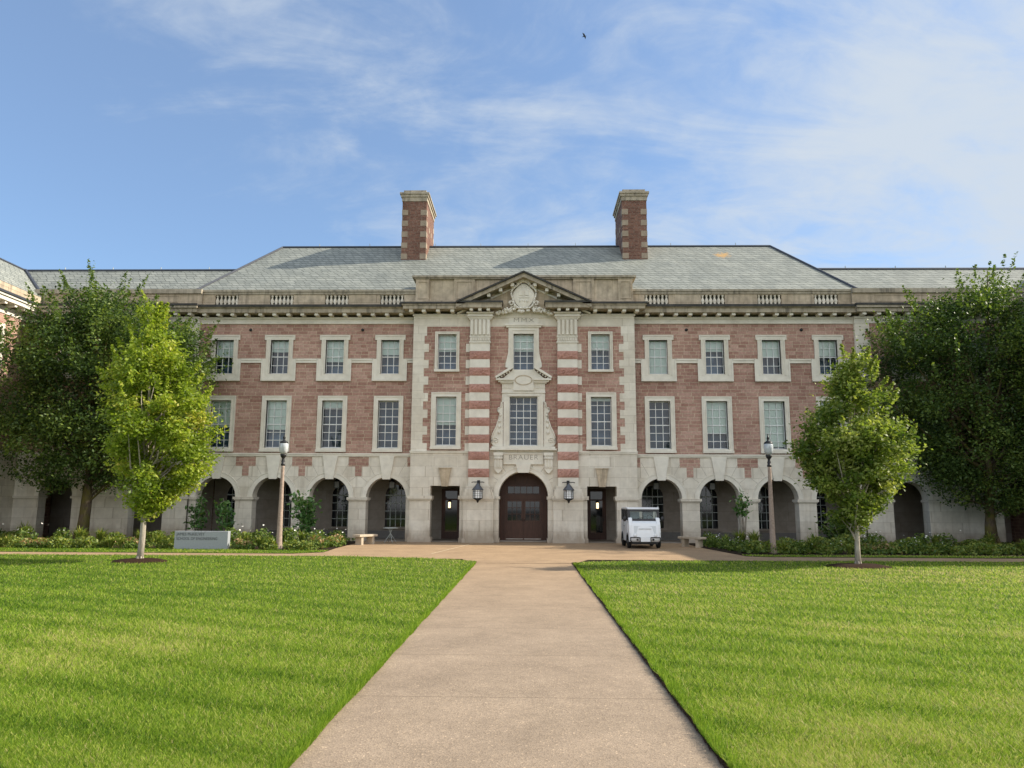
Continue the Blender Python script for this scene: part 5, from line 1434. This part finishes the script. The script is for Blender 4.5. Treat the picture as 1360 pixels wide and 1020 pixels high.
def wall_lantern(x, label):
    root = empty('wall_lantern', (x, -.92, 0)); tag(root, label, 'lantern', 'iron lanterns flanking the door')
    h6 = dict(n=6, smooth=False)
    MB().lathe([(.215, 2.10), (.215, 2.48)], (0, 0, 0), 6, False).build('glass', M['frost'], root)
    b = MB(); b.lathe([(.27, 2.47), (.27, 2.50), (.06, 2.76), (.05, 2.80)], n=6, smooth=False)
    b.build('roof', M['iron2'] if 'iron2' in M else M.setdefault('iron2', plain('grey_lead_roof', (.10, .11, .13), .5, .4, .4)), root)
    c = MB().lathe([(.215, 2.06), (.215, 2.10)], n=6, smooth=False)
    for k in range(6):
        a = k * PI / 3; c.tube([(  .222 * math.cos(a),   .222 * math.sin(a), 2.08), (  .222 * math.cos(a),   .222 * math.sin(a), 2.49)], .014, 5)
        a2 = a + PI / 6; c.tube([(.196 * math.cos(a2), .196 * math.sin(a2), 2.08), (.196 * math.cos(a2), .196 * math.sin(a2), 2.49)], .007, 4)
    for z in (2.20, 2.30, 2.40):
        c.tube([(.223 * math.cos(k * PI / 3), .223 * math.sin(k * PI / 3), z) for k in range(7)], .007, 4)
    c.lathe([(.19, 2.06), (.10, 2.0), (.05, 1.97), (.06, 1.93), (.01, 1.87)], n=8)
    c.build('cage', M['iron'], root)
    a = MB(); a.tube([(0, .60, 2.83), (0, 0, 2.83), (0, 0, 2.78)], .022, 6); a.tube([(-.30, 0.02, 2.83), (-.24, .02, 2.85), (.24, .02, 2.85), (.30, .02, 2.83)], .022, 6); a.tube([(0, .58, 2.45), (0, .3, 2.62), (0, .05, 2.82)], .016, 6); a.box(-.07, .07, .50, .56, 2.55, 2.95)
    a.build('bracket', M['iron'], root)
wall_lantern(-2.15, 'caged iron lantern on the pier left of the arched wooden door')
wall_lantern(2.15, 'caged iron lantern on the pier right of the arched wooden door')

def hang_lantern(x, label):
    root = empty('hanging_lantern', (x, 1.9, 0)); tag(root, label, 'lantern', 'lanterns hanging in the arcade')
    b = MB(); b.box(-.13, .13, -.13, .13, 2.62, 2.92); b.build('glass', M['greyglass'] if 'greyglass' in M else M.setdefault('greyglass', plain('dull_lantern_glass', (.22, .22, .22), .3, .5)), root)
    c = MB()
    for sx_ in (-1, 1):
        for sy_ in (-1, 1): c.box(sx_ * .13 - .014, sx_ * .13 + .014, sy_ * .13 - .014, sy_ * .13 + .014, 2.60, 2.94)
    c.box(-.15, .15, -.15, .15, 2.59, 2.62); c.lathe([(.21, 2.92), (.2, 2.95), (.03, 3.08)], n=4, smooth=False, rot=PI / 4); c.tube([(0, 0, 3.05), (0, 0, 4.0)], .012, 6)
    c.build('frame', M['iron'], root)
for i, x in enumerate((-9.55, -6.72, 6.72, 9.55)):
    hang_lantern(x, ['boxy lantern hanging in the arch behind the magnolia shrub', 'boxy lantern hanging in the arch above the bistro table', 'boxy lantern hanging in the arch behind the white vehicle', 'boxy lantern hanging in the arch behind the slim little tree'][i])
def sconce(x, label):
    root = empty('wall_sconce', (x, 3.15, 0)); tag(root, label, 'wall lamp', 'lit lamps at the side doors')
    MB().lathe([(.05, 1.62), (.06, 1.65), (.06, 1.88), (.05, 1.92)], n=12).build('glass', M['lit'], root)
    b = MB().lathe([(.09, 1.54), (.09, 1.58)], n=12).lathe([(.10, 1.93), (.10, 1.96), (.03, 2.04)], n=12); b.tube([(0, 0, 2.0), (0, .12, 2.0)], .014, 6)
    b.build('mount', M['iron'], root)
sconce(-3.90, 'small lit lamp beside the side door left of the entrance')
sconce(3.86, 'small lit lamp beside the side door right of the entrance')

# ------------------------------------------------------------------ sign, benches, table
M['granite'] = plain('blue_grey_granite', (.33, .35, .37), .5, .4, 0, .18, 30)
sg_ = empty('stone_sign', (-12.6, -7.0, 0)); tag(sg_, 'low grey granite slab sign with two carved lines of letters in the left flower bed', 'sign')
sl = MB().box(-1.06, 1.06, -.13, .13, -.03, .70).build('slab', M['granite'], sg_, bevel=.012)
lettering('JAMES McKELVEY', .155, (-.98, -.134, .50), plain('dark_cut_letters', (.10, .105, .115), .8), sg_, 0, .003, 'LEFT', 1.05, 1.12)
lettering('SCHOOL OF ENGINEERING', .155, (-.98, -.134, .33), bpy.data.materials['dark_cut_letters'], sg_, 0, .003, 'LEFT', 1.05, 1.62)

def bench(x, y, rz, label):
    root = empty('stone_bench', (x, y, 0), rz); tag(root, label, 'bench', 'stone benches beside the plaza')
    MB().box(-.62, .62, -.22, .22, .34, .44).build('seat', M['benchstone'], root, bevel=.015)
    for s_ in (-1, 1):
        MB().box(s_ * .38 - .07, s_ * .38 + .07, -.17, .17, -.01, .34).build('leg', M['benchstone'], root)
bench(-7.1, -2.5, R(62), 'pale stone bench left of the entrance at the end of the flower bed')
bench(7.45, -3.0, R(-50), 'stone bench right of the entrance beside the white vehicle')
tb_ = empty('bistro_table', (-6.27, -.75, 0)); tag(tb_, 'small round bistro table with folding crossed legs in front of an arch', 'table')
MB().lathe([(.33, .66), (.345, .67), (.345, .69), (.33, .695)], n=20).build('tabletop', M['sashframe'], tb_)
for k in range(4):
    a = k * PI / 2 + .5; c_, s_ = math.cos(a), math.sin(a)
    MB().tube([(.30 * c_, .30 * s_, .0), (.02 * c_, .02 * s_, .40), (-.10 * c_, -.10 * s_, .66)], .014, 6).build('leg', M['sashframe'], tb_)

# ------------------------------------------------------------------ white utility vehicle
M['vwhite'] = plain('white_vehicle_paint', (.80, .82, .84), .28, .5, 0, .03)
M['vblack'] = plain('black_trim', (.015, .015, .017), .4, .5, 0, .1)
M['tyre'] = plain('tyre_rubber', (.02, .02, .02), .85, .2)
M['rim'] = plain('grey_rim', (.35, .36, .37), .35, .5, .7)
def mk_vglass():
    t = NT('vehicle_glass')
    tr = t.new('ShaderNodeBsdfTransparent'); tr.inputs[0].default_value = (.80, .87, .87, 1)
    gl = t.new('ShaderNodeBsdfGlossy'); gl.inputs['Roughness'].default_value = .04
    fr = t.new('ShaderNodeFresnel'); fr.inputs[0].default_value = 1.5
    m = t.new('ShaderNodeMixShader'); t.l.new(fr.outputs[0], m.inputs[0]); t.l.new(tr.outputs[0], m.inputs[1]); t.l.new(gl.outputs[0], m.inputs[2]); t.l.new(m.outputs[0], t.out.inputs[0])
    return t.m
M['vglass'] = mk_vglass()
v = empty('utility_vehicle', (5.15, -3.35, 0), R(0)); tag(v, 'small white electric utility van with black trim parked right of the entrance', 'van')
W2 = .67
bm_ = MB()
prof = [(-1.28, .27), (-1.36, .36), (-1.37, .48), (-1.34, .64), (-1.27, .90), (-1.20, 1.04), (-1.10, 1.12), (-.95, 1.16), (1.38, 1.16), (1.45, 1.05), (1.45, .27)]
def body(w0, pr): 
    # slightly bellied sides: three stations across
    vs = []; fs = []; n = len(pr); st = [(-w0, .93), (-w0 * .86, 1.0), (0, 1.02), (w0 * .86, 1.0), (w0, .93)]
    for x, k in st:
        for y, z in pr: vs.append((x, y * (k if y < 0 else 1), .27 + (z - .27) * (1 if abs(x) < w0 * .9 else .985)))
    for i in range(len(st) - 1):
        for j in range(n):
            j2 = (j + 1) % n; fs.append((i * n + j, (i + 1) * n + j, (i + 1) * n + j2, i * n + j2))
    fs.append(tuple(range(n))); fs.append(tuple(range(len(st) * n - 1, (len(st) - 1) * n - 1, -1)))
    return vs, fs
bm_.add(*body(W2, prof))
# raised shoulders of the nose
for s_ in (-1, 1): bm_.prismx([(-1.30, .62), (-1.25, .97), (-1.06, 1.26), (-.90, 1.29), (-.95, .62)], *sorted((s_ * .50, s_ * .665)))
bm_.box(-.56, .56, -1.36, -1.28, .46, .56)
vb = bm_.build('body', M['vwhite'], v, bevel=.03)
MB().prismx([(-1.355, .62), (-1.275, .93), (-1.24, .93), (-1.30, .62)], -.46, .46).build('nose_panel', plain('pale_grey_panel', (.60, .63, .65), .35, .5, 0, .03), v)
MB().box(-.26, .26, -1.335, -1.29, .80, .82).build('emblem_strip', M['rim'], v, rot=(0, 0, 0))
# cabin: pillars and roof in black and white, glass between
for s_ in (-1, 1):
    MB().prismx([(-1.02, 1.15), (-.94, 1.15), (-.78, 1.62), (-.86, 1.62)], *sorted((s_ * .565, s_ * .672))).build('windscreen_pillar', M['vblack'], v)
    for y in (-.30, .38, 1.30): MB().box(s_ * .60, s_ * .655, y, y + .09, 1.16, 1.62).build('pillar', M['vblack'], v)
MB().box(-.66, .66, 1.32, 1.40, 1.05, 1.20).box(-.66, -.52, 1.32, 1.40, 1.20, 1.62).box(.52, .66, 1.32, 1.40, 1.20, 1.62).build('rear_panel', M['vblack'], v)
MB().prismx([(-1.07, 1.14), (-1.0, 1.15), (-.96, 1.22), (-1.03, 1.23)], -.58, .58).build('cowl', M['vblack'], v)
MB().prismx([(-.90, 1.53), (-.82, 1.53), (-.78, 1.63), (-.87, 1.63)], -.60, .60).build('windscreen_header', M['vblack'], v)
MB().prismx([(-1.005, 1.17), (-.985, 1.17), (-.83, 1.58), (-.85, 1.58)], -.585, .585).build('windscreen', M['vglass'], v)
for s_ in (-1, 1):
    MB().prismx([(-.92, 1.17), (1.30, 1.17), (1.30, 1.60), (-.76, 1.60)], *sorted((s_ * .612, s_ * .622))).build('side_window', M['vglass'], v)
    d = MB().prismx([(-.80, .34), (-.80, 1.04), (.28, 1.04), (.28, .34)], *sorted((s_ * .66, s_ * .682))).build('door', M['vwhite'], v, bevel=.012)
    MB().tube([(s_ * .69, .10, .90), (s_ * .70, .22, .90)], .015, 6).build('handle', M['vblack'], d)
    MB().tube([(s_ * .64, -.90, 1.16), (s_ * .76, -.94, 1.20)], .012, 6).blob((s_ * .80, -.94, 1.22), .085, 8, 6, (1, .45, 1.25)).build('mirror', M['vblack'], v)
    for (y, nm) in ((-.86, 'front'), (.95, 'rear')):
        wl = MB(); r_ = .28
        pr_ = [(.15, -.07), (.26, -.075), (.28, -.05), (.28, .05), (.26, .075), (.15, .07)]
        ty = MB().lathe(pr_, n=20)
        ty.v = [(z, x, y_) for x, y_, z in ty.v]
        wo = empty('wheel', (s_ * .615, y, .285), 0); wo.parent = v
        ty.build('tyre', M['tyre'], wo)
        rm = MB().lathe([(.16, -.06), (.155, .055), (.06, .065), (.03, .08)], n=14); rm.v = [(z * s_, x, y_) for x, y_, z in rm.v]; rm.build('rim', M['rim'], wo)
    MB().lathe([(.075, 0), (.07, .02), (.03, .03)], n=14).build('headlight', M['frost'], v, (s_ * .42, -1.375, .545), (PI / 2, 0, 0))
    MB().lathe([(.045, 0), (.04, .02)], n=10).build('fog_lamp', M['vblack'], v, (s_ * .33, -1.385, .37), (PI / 2, 0, 0))
MB().prismx([(-.92, 1.62), (-.90, 1.66), (-.6, 1.71), (1.2, 1.71), (1.45, 1.66), (1.45, 1.62)], -.68, .68).build('roof', M['vwhite'], v, bevel=.02)
bu = MB(); bu.tube([(-.60, -1.34, .46), (-.62, -1.40, .44), (-.62, -1.42, .32), (-.54, -1.43, .265), (.54, -1.43, .265), (.62, -1.42, .32), (.62, -1.40, .44), (.60, -1.34, .46)], .022, 8); bu.tube([(-.60, -1.40, .46), (-.24, -1.42, .46)], .02, 8); bu.tube([(.60, -1.40, .46), (.24, -1.42, .46)], .02, 8)
bu.box(-.24, -.20, -1.43, -1.36, .26, .46); bu.box(.20, .24, -1.43, -1.36, .26, .46)
bu.build('bumper', M['vblack'], v)
MB().box(-.20, .20, -1.425, -1.40, .28, .44).build('number_plate', M['vwhite'], v)
MB().box(-.55, .55, -1.2, 1.3, .17, .27).build('chassis', M['vblack'], v)
MB().blob((.63, -.9, 1.70), .035, 8, 6).build('marker_lamp', M['frost'], v)
for s_ in (-1, 1):
    MB().prismx([(-.42, 1.14), (-.30, 1.14), (-.22, 1.50), (-.30, 1.52)], *sorted((s_ * .08, s_ * .50))).build('seat', plain('grey_seat', (.42, .44, .45), .8) if s_ < 0 else bpy.data.materials['grey_seat'], v, bevel=.02)
MB().tube([(.30 + .13 * math.cos(k * PI / 8), -.78 + .05 * math.sin(k * PI / 8), 1.27 + .12 * math.sin(k * PI / 8)) for k in range(17)], .014, 6).build('steering_wheel', M['vblack'], v)
for s_ in (-1, 1):
    for y in (-.86, .95):     # dark wheel arches
        MB().ring(0, 0, .285, .35, 0, .02, R(-20), R(200), 14).build('wheel_arch', M['vblack'], v, (s_ * .655 if s_ > 0 else -.675, y, .29), (0, 0, PI / 2))
    MB().box(s_ * .684, s_ * .690, .27, .285, .34, 1.12).build('panel_gap', M['vblack'], v)
MB().box(-.50, .50, -1.295, -1.285, .60, .612).build('panel_gap', M['vblack'], v)
MB().tube([(-.30, -.99, 1.22), (.10, -.95, 1.32)], .009, 5).build('wiper', M['vblack'], v)

# ------------------------------------------------------------------ a bird high up
bd_ = MB(); bd_.tube([(-.02, -.22, 0), (0, -.12, .01), (0, .05, .02), (0, .2, 0), (0, .32, -.01)], [.01, .05, .065, .035, .015], 8)
bo = bd_.build('bird', M.setdefault('feather', plain('grey_feather', (.10, .12, .15), .8)), None, (4.95, 22.4, 41.2), (0, 0, R(70))); bo.scale = (.75, .75, .75); tag(bo, 'tiny dark bird gliding high in the sky', 'bird')
for s_ in (-1, 1):
    MB().add([(0, -.10, .03), (s_ * .34, -.06, .13), (s_ * .66, .10, .06), (s_ * .34, .10, .12), (0, .13, .03), (0, -.10, .0), (s_ * .34, -.06, .11), (s_ * .66, .10, .05), (s_ * .34, .10, .10), (0, .13, .0)],
             [(0, 1, 3, 4), (1, 2, 3), (9, 8, 6, 5), (8, 7, 6), (0, 5, 6, 1), (1, 6, 7, 2), (2, 7, 8, 3), (3, 8, 9, 4)]).build('wing', M['feather'], bo)
